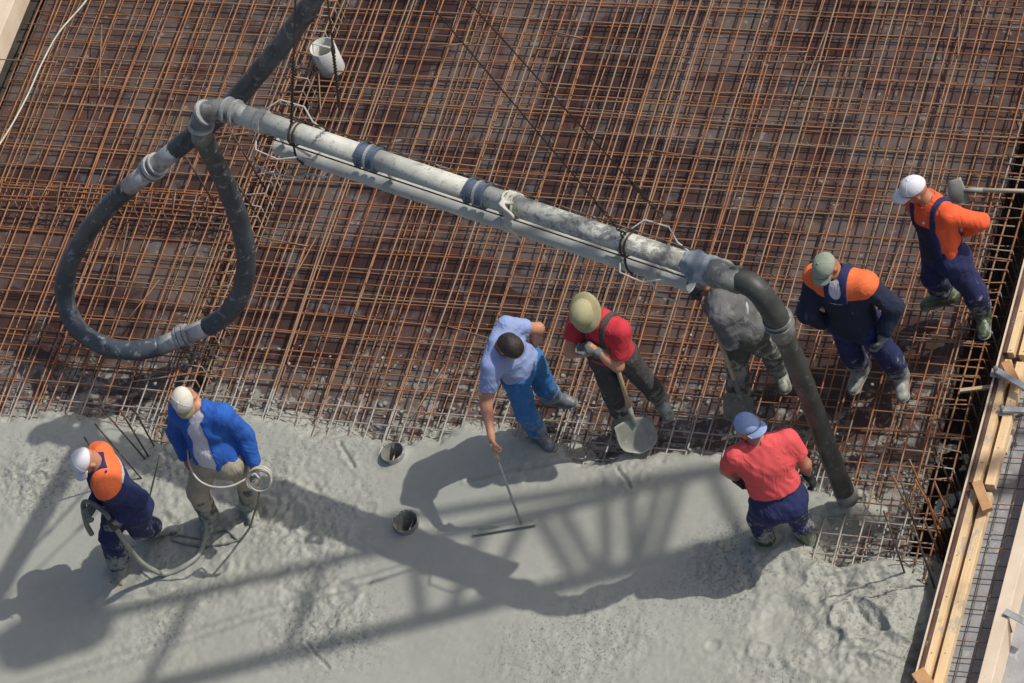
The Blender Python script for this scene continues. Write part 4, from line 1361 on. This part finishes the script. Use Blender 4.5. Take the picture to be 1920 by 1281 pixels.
eh = empty('discharge_hose', P(1590, 935, 0), 'muddy black end hose bending down from the pipe to the bars beside the coral shirt', 'hose')
hose_tube([pos(1.02), pos(1.055), P(1422, 546, 2.78), P(1450, 584, 2.59), P(1461, 605, 2.46)], 0.084, 'hose2', eh)
c1, c2 = P(1456, 592, 2.52), P(1470, 628, 2.30)
o = MB().tube([c1, (c1 + c2) / 2, c2], 0.088, 22).build('hose_clamp', M_['mudsteel'], eh, True)
dd = norm(c2 - c1)
for t in (0.15, 0.4):
    c = c1 + (c2 - c1) * t
    MB().tube([c - dd * 0.012, c + dd * 0.012], 0.106, 22).build('clamp_ring', M_['mudsteel'], o)
hose_tube([P(1468, 622, 2.33), P(1492, 680, 1.92), P(1520, 752, 1.40), P(1548, 830, 0.86), P(1572, 895, 0.40), P(1588, 930, 0.14)], 0.074, 'hose2', eh)
a, b_ = P(1583, 920, 0.21), P(1590, 936, 0.10)
MB().tube([a, b_], 0.080, 22).build('hose_mouth', M_['mudsteel'], eh, True)

# ------------------------------------------------------------------ lifting slings
HOOK = P(563, -283, 7.4)
hk = empty('crane_hook', HOOK, 'crane hook above the pipe slings', 'hook')
MB().tube([HOOK + V3(0, 0, 0.25), HOOK + V3(0, 0, 8)], 0.012, 8).build('hoist_rope', M_['chain'], hk)
MB().tube(spline([HOOK + V3(0, 0, 0.3), HOOK + V3(0, 0, 0.12), HOOK + V3(0.09, 0, 0.03), HOOK + V3(0.03, 0, -0.06), HOOK + V3(-0.07, 0, -0.02)], 0.02), 0.025, 10).build('hook', M_['chain'], hk, True)
def chain(mb, a, b, link_len=0.042, r=0.0040):
    a, b = np.asarray(a), np.asarray(b)
    L = np.linalg.norm(b - a); d = (b - a) / L
    x = norm(np.cross(d, (0.3, 0.9, 0.1))); y = np.cross(d, x)
    n_ = int(L / (link_len * 0.72))
    for i in range(n_):
        c = a + d * (i + 0.5) * L / n_
        s = x if i % 2 else y
        pts = [c + d * math.cos(t) * link_len * .5 + s * math.sin(t) * link_len * .32 for t in np.linspace(0, 2 * math.pi, 11)]
        mb.tube(pts, r, 5, cap=False)
def sling(label, lower, upper, kind):
    lower, upper = np.asarray(lower), np.asarray(upper)
    s = empty('lifting_sling', lower, label, 'sling', 'lifting slings holding the pipe')
    d = norm(upper - lower)
    L = np.linalg.norm(upper - lower)
    cl = 1.25 if kind == 'chain' else 0.35
    MB().tube([lower + d * cl, lower + d * (cl + L) / 2, upper], 0.0070 if kind == 'chain' else 0.0055, 8).build('wire_rope', M_['chain'], s, True)
    m_ = MB(); chain(m_, lower, lower + d * cl)
    m_.build('chain', M_['chain'], s)
    MB().tube([lower + d * (cl - 0.05), lower + d * (cl + 0.06)], 0.016, 8).build('ferrule', M_['chain'], s)
    m_ = MB()
    x = norm(np.cross(d, psd))
    m_.tube([lower + psd * math.cos(t) * 0.018 + d * math.sin(t) * 0.030 for t in np.linspace(0, 2 * math.pi, 17)], 0.006, 6, cap=False)
    m_.build('shackle', M_['chain'], s, True)
t1, t2 = 0.140, 0.822
sling('thick dark chain sling gripping the left end of the pipe', pos(t1, 0.0, PRAD + .02), HOOK, 'chain')
sling('dark wire sling just right of the chain, ending behind the left end of the pipe', pos(t1 + 0.075, -0.20, 0.12), HOOK + V3(0.05, 0.05, 0), 'chain')
sling('long diagonal wire sling reaching the right end of the pipe, the lower of the pair', pos(t2, 0.0, PRAD + .02), HOOK, 'wire')
sling('long diagonal wire sling behind the other, the upper of the pair', pos(t2 + 0.04, -0.24, 0.10), HOOK + V3(0.05, 0.15, 0), 'wire')
for t, nm in ((t1, 1), (t2, 1)):
    m_ = MB()
    for k in range(2):
        m_.tube([pos(t + 0.008 * k, math.cos(a) * (PRAD + 0.012), math.sin(a) * (PRAD + 0.008)) for a in np.linspace(0, 2 * math.pi, 21)], 0.007, 6, cap=False)
    m_.tube(spline([pos(t, 0.06, -0.06), pos(t + 0.004, 0.10, -0.16), pos(t, 0.06, -0.30)], 0.03), 0.009, 6)
    m_.build('choker_chain', M_['chain'], pipe, True)

# ------------------------------------------------------------------ crane boom whose shadow crosses the pour
def lift(px, py, h):
    return P(px, py, 0.03) - SUND / SUND[2] * -h * -1 if False else P(px, py, 0.03) + (-SUND) * (h / -SUND[2])
boom = empty('crane_boom', lift(900, 1050, 9.5), 'lattice crane boom overhead, its shadow lying across the wet concrete', 'crane boom')
BH = 9.5
def bb(a, b, r, name='brace', h1=BH, h2=BH):
    MB().tube([lift(*a, h1), lift(*b, h2)], r, 8).build(name, M_['steel'], boom, True)
ex = lambda x0, y0, s, x: (x, y0 + s * (x - x0))
bb(ex(903, 1138, -0.25, 2300), ex(903, 1138, -0.25, -500), 0.075, 'chord')
bb(ex(941, 980, -0.235, 2300), ex(941, 980, -0.235, -500), 0.055, 'chord', BH + .5, BH + .5)
bb(ex(1000, 935, -0.16, 2300), ex(1000, 935, -0.16, 600), 0.045, 'chord', BH + .5, BH + .5)
for a, b in (((1130, 900), (1136, 1085)), ((1178, 900), (1185, 1070)), ((1236, 905), (1195, 1062)), ((1275, 905), (1228, 1055)), ((1004, 965), (1080, 1095)), ((1045, 950), (1120, 1085)), ((985, 970), (903, 1135)), ((905, 990), (842, 1150)),
             ((1330, 890), (1390, 1010)), ((770, 1020), (790, 1165)), ((600, 1065), (540, 1215)), ((360, 1120), (270, 1290)), ((1480, 850), (1440, 1000)), ((1560, 830), (1620, 960))):
    bb(a, b, 0.042, 'brace', BH + .5, BH)
bb((30, 1215), (170, 1170), 0.24, 'shadow_block')  # unseen thick tube, added only to shade the lower left concrete

# ------------------------------------------------------------------ formwork at the right
def lvl(z, x=FX):
    return z
YA_, YZ_ = -7.0, 6.2
Zt = 0.22
yy = lambda px, py, z: P(px, py, z)[1]
fw = empty('formwork_wall', (FX, -1.5, -0.3), 'long plywood and timber formwork wall along the right edge of the pour', 'formwork')
MB().box((FX + 0.0105, (YA_ + YZ_) / 2, (Zt - 0.75) / 2), (1, 0, 0), (0, 1, 0), (0, 0, 1), 0.021, YZ_ - YA_, Zt + 0.75).build('plywood_face', M_['darkply'], fw)
MB().box((FX + 0.0105, (YA_ + YZ_) / 2, Zt + 0.004), (1, 0, 0), (0, 1, 0), (0, 0, 1), 0.013, YZ_ - YA_, 0.006).build('plywood_edge', M_['pale_timber'], fw)
# H-section walers: two flanges and a web
for ys, ye in ((YA_, yy(1840, 930, 0.1) - 0.02), (yy(1845, 925, 0.1) + 0.02, yy(1895, 690, .1)), (yy(1895, 690, .1) + 0.06, YZ_)):
    L_ = ye - ys; yc = (ys + ye) / 2
    MB().box((FX + 0.038, yc, Zt - 0.035), (1, 0, 0), (0, 1, 0), (0, 0, 1), 0.028, L_, 0.04).build('filler_strip', M_['darkply'], fw)
    MB().box((FX + 0.078, yc, Zt - 0.045), (1, 0, 0), (0, 1, 0), (0, 0, 1), 0.048, L_, 0.07).build('waler_flange', M_['timber'], fw, bevel=0.002)
    MB().box((FX + 0.119, yc, Zt - 0.10), (1, 0, 0), (0, 1, 0), (0, 0, 1), 0.030, L_, 0.05).build('waler_web', M_['darkply'], fw)
    MB().box((FX + 0.172, yc, Zt - 0.065), (1, 0, 0), (0, 1, 0), (0, 0, 1), 0.070, L_, 0.07).build('waler_flange', M_['timber'], fw, bevel=0.002)
def block(p, q, w_, h_, mat, name, label, cat, group=None):
    o = MB().bar(p, q, w_, h_).build(name, M_[mat], None, bevel=0.003)
    tag(o, label, cat, group)
    c = (np.asarray(p) + np.asarray(q)) / 2
    o.data.transform(Matrix.Translation(-Vector(c))); o.location = Vector(c)
    return o
block(P(1832, 905, 0.26), P(1852, 958, 0.24), 0.075, 0.05, 'timber_end', 'timber_cleat', 'short brown timber cleat lying slanted across the middle of the formwork walers', 'timber block')
block(P(1886, 680, 0.27), P(1906, 722, 0.25), 0.07, 0.05, 'timber_end', 'timber_cleat', 'short brown timber cleat on the formwork beside the grey steel clamps', 'timber block')
block(P(1722, 1262, 0.24), P(1748, 1300, 0.24), 0.10, 0.07, 'timber_end', 'timber_cleat', 'brown timber block end at the bottom edge of the formwork', 'timber block')
for (a, b, lb) in (((1868, 695, 0.30), (1940, 738, 0.27), 'upper grey steel clamp bar crossing the formwork at the right edge'), ((1880, 768, 0.22), (1950, 772, 0.20), 'lower grey steel clamp bar crossing the formwork at the right edge')):
    cl = empty('formwork_clamp', P(*a), lb, 'clamp')
    MB().bar(P(*a), P(*b), 0.045, 0.03).build('clamp_bar', M_['steel'], cl, bevel=0.003)
    MB().tube([P(*a) + V3(0, 0, .04), P(*a) - V3(0, 0, .12)], 0.018, 10).build('bolt', M_['mudsteel'], cl, True)
    MB().box(P(*a) + V3(0, 0, -0.03), (1, 0, 0), (0, 1, 0), (0, 0, 1), 0.09, 0.07, 0.012).build('washer_plate', M_['steel'], cl, bevel=0.002)
block(P(1800, 733, 0.05), P(1858, 726, 0.05), 0.03, 0.025, 'wood_handle', 'timber_spacer', 'thin timber spacer bridging the dark gap to the formwork', 'timber strip')
for i, (a, b, w_, lb) in enumerate((((1902, 790, 0.0), (1882, 850, 0.0), 0.05, 'small white board offcut on the formwork under the clamps'), ((1880, 700, 0.02), (1912, 780, 0.0), 0.06, 'muddy stub of pipe between the two steel clamps'))):
    block(P(*a), P(*b), w_, 0.04, 'pale_timber' if i == 0 else 'mudsteel', 'offcut', lb, 'offcut')

# lower slab strip behind the formwork, fine mesh, second formwork
ZF = -0.10
BX2 = P(1876, 1110, 0.12)[0]
mb = MB(); sheet(mb, FX + 0.023, BX2 + 4.0, YB - 1, YT, ZF, 0.05)
tag(mb.build('grey_slab_floor', M_['grey_floor']), kind='structure')
fm = empty('fine_mesh', (FX + 0.5, -2, ZF), 'fine dark wire mesh on the grey slab behind the formwork', 'wire mesh')
lx0, lx1 = FX + 0.03, BX2 + 0.02
k = 0
items = []
x = lx0 + 0.06
while x < lx1:
    items.append(((x, -6.5, ZF + 0.035), (x, 3.5, ZF + 0.035))); x += 0.105
y = -6.0
while y < 3.2:
    items.append(((lx0, y, ZF + 0.043), (lx1, y + 0.01, ZF + 0.043))); y += 0.115 if (k % 2) else 0.145; k += 1
for i, (p, q_) in enumerate(items):
    MB().tube(rebar_pts(p, q_, 0.004, 3000 + i), 0.0042, 6).build('mesh_wire', M_['dark_rebar' if i % 3 else 'rust_rebar'], fm, True)
MB().box((BX2 + 0.055, -1.6, 0.06), (1, 0, 0), (0, 1, 0), (0, 0, 1), 0.11, 9.5, 0.12)
b2 = MB().box((BX2 + 0.05, -1.6, (0.12 + ZF) / 2 + 0.0), (1, 0, 0), (0, 1, 0), (0, 0, 1), 0.10, 9.5, 0.12 - ZF).build('edge_board', M_['pale_timber'], None, bevel=0.004)
tag(b2, 'pale edge board standing on the grey slab at the far right', 'board')
b2.data.transform(Matrix.Translation((-BX2, 1.6, 0))); b2.location = (BX2, -1.6, 0)
bc = empty('board_bracket', P(1886, 1150, 0.14), 'grey steel bracket over the pale edge board', 'bracket')
MB().bar(P(1884, 1146, 0.14), P(1940, 1176, 0.12), 0.05, 0.012).build('strap', M_['steel'], bc, bevel=0.002)
MB().bar(P(1886, 1152, 0.13), P(1896, 1185, -0.02), 0.02, 0.02).build('strut', M_['rust_rebar'], bc)

# top-left edge board
TX = XL - 0.09
o = MB().box((TX - 0.10, 1.5, -0.05), (1, 0, 0), (0, 1, 0), (0, 0, 1), 0.17, 13.0, 0.22).build('edge_board', M_['pale_timber'], None, bevel=0.004)
tag(o, 'pale orange timber board along the top left corner of the deck', 'board')
mb = MB(); sheet(mb, TX - 3.5, TX - 0.20, -5, YT, -0.2, 0.05)
tag(mb.build('left_slab_floor', M_['grey_floor']), kind='structure')
block(P(-20, 62, -0.1), P(16, 34, -0.1), 0.035, 0.03, 'blue_strip', 'blue_pipe', 'small pale blue plastic pipe beside the top left board', 'pipe')

# ------------------------------------------------------------------ beam cages and loose bars
def bent(name, pts, mat, label=None, cat=None, group=None, r=0.006, parent=None, cem=None):
    pts = np.array(pts)
    o = MB().tube(pts, r, 6, a=cem_at(pts) if cem is None else np.full(len(pts), cem)).build(name, M_[mat], parent, True, mat == 'rebar')
    if parent is None:
        c = Vector(pts[-1]); o.data.transform(Matrix.Translation(-c)); o.location = c
        tag(o, label, cat, group)
    return o

def cage(name, label, axis, c, w_, z0, z1, s0, s1, step, long_n, cemv, jit=0.02):
    """beam cage: stirrups (parts) and long bars (parts)"""
    root = empty(name, ((c, (s0 + s1) / 2, z0) if axis == 'y' else ((s0 + s1) / 2, c, z0)), label, 'rebar cage')
    s = s0; n_ = 0; rest = MB()
    while s < s1:
        j = random.uniform(-jit, jit); tl = random.uniform(-0.02, 0.02)
        ring = [(-w_ / 2, z0), (w_ / 2, z0), (w_ / 2, z1 + random.uniform(-.01, .03)), (-w_ / 2, z1), (-w_ / 2, z0)]
        pts = []
        for k_, (u_, zz) in enumerate(ring):
            t = s + j + tl * (1 if u_ > 0 else -1)
            pts.append((c + u_ + random.uniform(-.008, .008), t, zz) if axis == 'y' else (t, c + u_ + random.uniform(-.008, .008), zz))
        pts = np.array(pts)
        if n_ < 90:
            bent('stirrup', pts, 'rebar', parent=root, r=0.0055, cem=cemv + random.uniform(-.2, .3))
        else:
            rest.tube(pts, 0.0055, 6, a=np.full(len(pts), cemv))
        s += step * random.uniform(0.7, 1.3); n_ += 1
    if rest.v:
        rest.build('stirrup', M_['rebar'], root, True, True)['kind'] = 'stuff'
    for k_ in range(long_n):
        for zz in (z0 + 0.015, z1 - 0.015):
            u_ = -w_ / 2 + 0.02 + (w_ - 0.04) * k_ / max(1, long_n - 1)
            p, q_ = ((c + u_, s0, zz), (c + u_, s1, zz)) if axis == 'y' else ((s0, c + u_, zz), (s1, c + u_, zz))
            bent('long_bar', rebar_pts(p, q_, 0.012, random.randint(0, 9999)), 'rebar', parent=root, r=0.008, cem=cemv * .6)
cage('beam_cage', 'greyish reinforcing cage of the sunken beam running up towards the white sleeve', 'y', bx, 0.20, -0.55, 0.02, YB + 3, YT, 0.11, 3, 0.55)
cage('beam_cage', 'reinforcing cage of the cross beam under the hose loop at the left', 'x', by, 0.20, -0.55, 0.02, XL + 0.1, bx - 0.15, 0.13, 4, 0.25)
cage('beam_cage', 'cement-splashed reinforcing cage in the dark gap beside the formwork', 'y', XR + 0.13, 0.24, -0.60, 0.01, P(1735, 1085)[1], YT, 0.125, 3, 0.45)

# starter bars
cl = ('starter bar', )
def dowels(lst, group, mat, r=0.0075):
    for (a, b, lb) in lst:
        bent('starter_bar', [P(*a), (P(*a) + P(*b)) / 2 + V3(0.004, 0.003, 0), P(*b)], mat, lb, 'starter bar', group, r)
def stand(px, py, h, zt=None, lean=(0, 0)):
    """upright bar with its foot seen at px, py on the mat"""
    b = P(px, py, -0.1)
    t = b + V3(lean[0], lean[1], h)
    return t, b
G1 = 'starter bars rising from the concrete by the left workers'
G2 = 'starter bars rising beside the formwork'
G3 = 'starter bars rising through the rebar under the pipe elbow'
def bars(lst, group, mat, r=0.0075):
    for (tx, ty), (bx_, by_), lb in lst:
        b = P(bx_, by_, 0.0)
        # height so that the top is seen at tx, ty
        lo_, hi_ = 0.05, 2.5
        h = min(np.linspace(0.05, 2.2, 400), key=lambda z: abs(P(tx, ty, z)[0] - b[0]) + abs(P(tx, ty, z)[1] - b[1]))
        t = P(tx, ty, h)
        d = norm(b - t)
        pts = np.array([t, (t + b) / 2, b + d * 0.15])
        o = bent('starter_bar', pts, mat, lb, 'starter bar', group, r)
bars([((178, 795), (270, 903), 'dark starter bar leaning behind the orange yoke, leftmost of its row'),
      ((190, 765), (278, 868), 'dark starter bar second from left behind the orange yoke'),
      ((225, 768), (282, 862), 'dark starter bar third in the row, rising at the concrete edge'),
      ((249, 764), (292, 842), 'dark starter bar nearest the blue jacket in the row'),
      ((158, 820), (172, 842), 'short starter bar stub just above the white cap')], G1, 'dark_rebar')
bars([((300, 852), (276, 950), 'grey doubled bar standing crooked between the two left workers')], G1, 'mudsteel')
bars([((1674, 893), (1716, 985), 'thick orange starter bar, leftmost of the rusty ones by the formwork'), ((1705, 862), (1752, 972), 'rusty starter bar crossing behind the thick orange one'),
      ((1716, 900), (1773, 1003), 'rusty starter bar in the middle of the group by the formwork'), ((1752, 903), (1783, 978), 'pale starter bar closest to the formwork'),
      ((1740, 935), (1762, 1010), 'stout short starter bar with a rusty top'), ], G2, 'rust_rebar')
bars([((1657, 958), (1698, 1080), 'dark starter bar standing in the concrete edge'), ((1730, 970), (1762, 1040), 'grey starter bar near the pour corner'),
      ((1712, 985), (1748, 1090), 'long dark starter bar at the corner of the pour'), ((1762, 862), (1790, 925), 'dark starter bar highest up the dark gap'), ((1690, 905), (1720, 1000), 'dark starter bar beside the thick orange one')], G2, 'dark_rebar')
bars([((430, 242), (492, 345), 'brown starter bar right of the elbow'), ((348, 293), (402, 382), 'brown starter bar left of the hanging hose'), ((415, 300), (475, 392), 'brown starter bar behind the hanging hose')], G3, 'dark_rebar')

# loose scraps lying on the bars
for i in range(26):
    px, py = random.uniform(30, 1800), random.uniform(20, 740)
    p = P(px, py, 0.012)
    a = random.uniform(-0.35, 0.35) + (math.pi / 2 if random.random() < 0.4 else 0)
    L_ = random.uniform(0.3, 0.9)
    d = V3(math.cos(a), math.sin(a), 0)
    if i == 0:
        loose = MB()
    pts = rebar_pts(p - d * L_ / 2, p + d * L_ / 2, 0.006, 5000 + i, 0.12)
    loose.tube(pts, 0.0055, 6, a=cem_at(pts))
tag(loose.build('offcut_bars', M_['rebar'], None, True, True), kind='stuff', label='short offcut bars scattered over the rebar mats')

# ------------------------------------------------------------------ sleeves
def sleeve(px, py, z0, z1, r, label, mat_out, bars_=False, tilt=(0, 0)):
    b = P(px, py, z1); 
    t = V3(b[0], b[1], z1); b = V3(b[0] + tilt[0], b[1] + tilt[1], z0)
    s = empty('pipe_sleeve', b, label, 'pipe sleeve')
    n_ = 28
    vs, fs = [], []
    d = norm(t - b); x = norm(np.cross(d, (0, 1, 0))); y = np.cross(d, x)
    prof = [(r, b), (r, t), (r - 0.006, t), (r - 0.006, b + d * 0.02)]
    for rr, c in prof:
        for k in range(n_):
            a = 2 * math.pi * k / n_
            e = 0.004 * math.sin(2 * a + px)
            vs.append(c + (x * math.cos(a) + y * math.sin(a)) * (rr + e))
    for j in range(3):
        for k in range(n_):
            fs.append((j * n_ + k, j * n_ + (k + 1) % n_, (j + 1) * n_ + (k + 1) % n_, (j + 1) * n_ + k))
    link('tube', vs, fs, M_[mat_out], s, True)
    vs = [b + d * 0.03 + (x * math.cos(2 * math.pi * k / n_) + y * math.sin(2 * math.pi * k / n_)) * (r - 0.007) for k in range(n_)]
    link('tube_bottom', vs, [tuple(range(n_))], M_['black_hole'], s)  # near-black disc paints the shade down inside the sleeve
    if bars_:
        MB().bar(t - x * r * 0.9 + y * .01, t + x * r * 0.9 - y * 0.03, 0.012, 0.012).build('cross_stick', M_['white_plastic'], s)
        MB().bar(t - x * r * 0.2 - d * 0.05 + y * r * .8, t - x * r * 0.2 - d * 0.35 - y * r * .5, 0.014, 0.014).build('stick', M_['white_steel'], s)
    return s
sleeve(604, 88, -0.08, 0.20, 0.102, 'white plastic pipe sleeve standing up out of the rebar', 'white_plastic', True)
sleeve(735, 847, -0.2, 0.10, 0.088, 'cement-smeared black sleeve at the edge of the pour', 'mudsteel')
sleeve(760, 978, -0.2, 0.10, 0.095, 'black sleeve opening poking out of the smooth wet concrete', 'mudsteel')

# ------------------------------------------------------------------ cables and ropes
def cable(name, pts, r, mat, label, cat, step=0.03):
    p = spline(pts, step)
    o = MB().tube(p, r, 8).build(name, M_[mat], None, True)
    c = Vector(p[-1]); o.data.transform(Matrix.Translation(-c)); o.location = c
    return tag(o, label, cat)
cable('white_cable', [P(185, -40, 0.03), P(160, 3, 0.03), P(110, 62, 0.03), P(78, 120, 0.02), P(52, 178, 0.02), P(20, 238, 0.02), P(-20, 300, 0.02)], 0.0075, 'rope', 'white cable lying over the rebar at the top left corner', 'cable')
WB, WA = WK['B'], WK['A']
hl = WB['hands']['L']; grip = hl[0] + hl[1] * 0.095
# coil held in the hand
cx_ = P(486, 899, 0.92)
vx, vy = norm(P(510, 899, 0.92) - cx_), norm(P(486, 925, 0.80) - cx_)
pts = []
for i in range(5 * 26):
    a = i / 26 * 2 * math.pi
    rr = 0.092 + 0.010 * math.sin(i * 0.37) + 0.006 * math.sin(i * 0.11)
    pts.append(cx_ + vx * math.cos(a) * rr + vy * math.sin(a) * rr * 1.05 + np.cross(vx, vy) * 0.012 * math.sin(i * 0.19))
coil = MB().tube(pts, 0.0072, 7).build('rope_coil', M_['rope'], None, True)
tag(coil, 'coil of pale rope hanging from the gloved hand of the man in the blue jacket', 'rope')
coil.data.transform(Matrix.Translation(-Vector(cx_))); coil.location = Vector(cx_)
cable('pale_rope', [P(352, 842, 1.06), P(355, 872, 1.0), P(372, 900, 0.95), P(400, 913, 0.92), P(432, 912, 0.92), P(458, 900, 0.93), P(478, 888, 0.93), P(488, 905, 0.88)], 0.0075, 'rope', 'pale rope sagging across the thighs of the man in the blue jacket', 'rope')
zg = lambda px, py, e=0.01: (px, py, zc(P(px, py, 0.02)) + e)
cable('trailing_rope', [P(486, 922, 0.80), P(483, 945, 0.55), P(476, 965, 0.35), P(*zg(468, 990)), P(*zg(455, 1008)), P(*zg(430, 1018)), P(*zg(390, 1024)), P(*zg(350, 1020)), P(*zg(322, 1012)), P(*zg(335, 1003)), P(*zg(372, 1010)), P(*zg(400, 1000)), P(*zg(425, 995)), P(*zg(440, 1008)), P(*zg(448, 1015))], 0.0085, 'mudsteel', 'rope trailing from the coil and tangled in the wet concrete', 'rope')
# vibrator hose
vh = empty('vibrator_hose', P(*zg(310, 1075)), 'bent concrete vibrator hose held by the man in the orange yoke', 'vibrator')
a0 = [P(150, 932, 0.98), P(160, 938, 0.98), P(180, 948, 0.96), P(204, 966, 0.92), P(214, 985, 0.86)]
MB().tube(spline([P(172, 1002, 0.62), P(163, 985, 0.72), P(157, 960, 0.88), P(158, 942, 0.96), P(176, 946, 0.96), P(198, 962, 0.93), P(208, 978, 0.88)], 0.02), 0.021, 10).build('flexible_shaft', M_['mudsteel'], vh, True)
MB().tube([P(205, 974, 0.90), P(218, 990, 0.82)], 0.033, 12).build('grip', M_['dgrey'], vh, True)
MB().tube(spline([P(216, 988, 0.83), P(240, 1025, 0.60), P(262, 1052, 0.36), P(285, 1068, 0.18), P(*zg(312, 1076, .02)), P(*zg(345, 1062, .02)), P(*zg(372, 1040, .02)), P(*zg(384, 1012, .02)), P(386, 985, 0.12), P(381, 960, 0.22), P(377, 935, 0.34)], 0.03), 0.021, 12).build('hose', M_['blade'], vh, True)

# ------------------------------------------------------------------ shovels and the screed
def shovel(label, top, neck_, tip, wside, mat, w_=0.25, hmat='wood_handle', dish=0.03, dgrip=False):
    """top: handle end, neck_: where the socket meets the blade, tip: blade point"""
    top, neck_, tip = P(*top), P(*neck_), P(*tip)
    s = empty('shovel', tip, label, 'shovel', 'shovels on the site')
    d = norm(neck_ - top)
    MB().tube([top, top + (neck_ - top) * 0.5, neck_ - d * 0.10], 0.0165, 12).build('handle', M_[hmat], s, True)
    u = norm(tip - neck_)
    sd = wside if wside is not None else np.cross(u, (0, 0, 1))
    sd = norm(sd - u * (sd @ u)); nn = np.cross(u, sd)
    L_ = np.linalg.norm(tip - neck_)
    nu, nv = 11, 11
    tv, bv = [], []
    for i in range(nu):
        t = i / (nu - 1)
        for j in range(nv):
            v_ = (j / (nv - 1) - 0.5) * 2
            wd = w_ / 2 * (0.96 + 0.04 * t) * (1 if t < 0.55 else 1 - 0.25 * ((t - 0.55) / 0.45) ** 2)
            ll = L_ * t * (1 - 0.22 * abs(v_) ** 1.6 * t) + (1 - t) * 0.01 * abs(v_)
            zz = dish * (v_ ** 2) * (1 - 0.3 * t) - 0.015 * math.sin(t * math.pi)
            c = neck_ + u * ll + sd * v_ * wd + nn * zz
            tv.append(c); bv.append(c - nn * 0.004)
    n0 = nu * nv; fs = []
    for i in range(nu - 1):
        for j in range(nv - 1):
            q_ = (i * nv + j, (i + 1) * nv + j, (i + 1) * nv + j + 1, i * nv + j + 1)
            fs += [q_, tuple(x + n0 for x in q_[::-1])]
    for i in range(nu - 1):
        for j in (0, nv - 1):
            fs.append((i * nv + j, (i + 1) * nv + j, (i + 1) * nv + j + n0, i * nv + j + n0))
    for j in range(nv - 1):
        for i in (0, nu - 1):
            fs.append((i * nv + j, i * nv + j + 1, i * nv + j + 1 + n0, i * nv + j + n0))
    bl = link('blade', tv + bv, fs, M_[mat], s, True)
    MB().tube([neck_ - d * 0.13, neck_ - d * 0.02, neck_ + u * L_ * 0.22], [0.019, 0.020, 0.008], 12).build('socket', M_[mat], bl, True)
    return s
shovel('cement-grey shovel with pale wooden handle under the arms of the man in the bucket hat', (1146, 652, 1.12), (1186, 784, 0.32), (1205, 850, 0.06), P(1240, 800, 0.2) - P(1175, 820, 0.2), 'blade', 0.30, dish=0.06)
shovel('dark muddy shovel held by the stooping man in grey, its blade on the rebar', (1331, 590, 1.02), (1386, 738, 0.33), (1384, 798, 0.05), P(1410, 765, 0.2) - P(1360, 765, 0.2), 'darkblade', 0.24, dish=0.02)
shovel('shovel with a pale straight handle coming in from the right edge behind the orange top', (2080, 362, 0.10), (1812, 356, 0.08), (1776, 366, 0.05), P(1806, 340, 0.20) - P(1792, 392, 0.0), 'blade', 0.22, 'pale_timber', 0.02)

sc_ = empty('screed_tool', P(985, 985, 0.04), 'thin steel screed pole with a wooden grip and flat blade on the smooth concrete', 'screed')
hr = WK['C']['hands']['R']; g0 = hr[0] + hr[1] * 0.08
e0 = P(978, 984, 0.06); dS = norm(e0 - g0)
MB().tube([g0 + dS * 0.05, e0], 0.010, 8).build('pole', M_['steel'], sc_, True)
MB().tube([g0 - dS * 0.05, g0 + dS * 0.12], 0.017, 10).build('grip', M_['wood_handle'], sc_, True)
MB().bar(P(888, 1001, 0.066), P(1006, 981, 0.066), 0.028, 0.010).build('blade', M_['blade'], sc_, bevel=0.002)

# crumbs of cement clinging to the bars and boards beside the pour
rc = np.random.default_rng(55)
mbc = MB()
k = 0
n_try = 0
while k < 650 and n_try < 20000:
    n_try += 1
    px, py = rc.uniform(0, 1760), rc.uniform(600, 1080)
    p = P(px, py, 0.0)
    sd = float(pour_sd(np.array([p[0]]), np.array([p[1]]))[0])
    if sd > -0.02 or rc.random() > math.exp(sd / 0.35) or p[0] > XR:
        continue
    z = 0.004 if rc.random() < 0.35 else DECK_Z + 0.006
    r = rc.uniform(0.006, 0.022) * (1 if z > -0.1 else 1.5)
    n_ = 6
    vs = [p + V3(0, 0, z + r * 0.6)]
    for i in range(n_):
        a = 2 * math.pi * i / n_ + rc.uniform(-.3, .3)
        q = r * rc.uniform(0.7, 1.3)
        vs.append(p + V3(math.cos(a) * q, math.sin(a) * q, z - r * 0.1))
    vs.append(p + V3(0, 0, z - r * 0.5))
    mbc.add(vs, [(0, 1 + i, 1 + (i + 1) % n_) for i in range(n_)] + [(n_ + 1, 1 + (i + 1) % n_, 1 + i) for i in range(n_)])
    k += 1
tag(mbc.build('cement_crumbs', M_['blade'], None, True), kind='stuff', label='cement crumbs spilled over the bars and boards beside the pour')

rn = np.random.default_rng(3)
for xo, zo in ((0.078, Zt - 0.009), (0.172, Zt - 0.029)):
    for i in range(22):
        y_ = -5.0 + i * 0.42 + rn.uniform(-.08, .08)
        MB().tube([(FX + xo + rn.uniform(-.012, .012), y_, zo - 0.004), (FX + xo, y_, zo + 0.003)], 0.0045, 8).build('nail', M_['mudsteel'], fw)
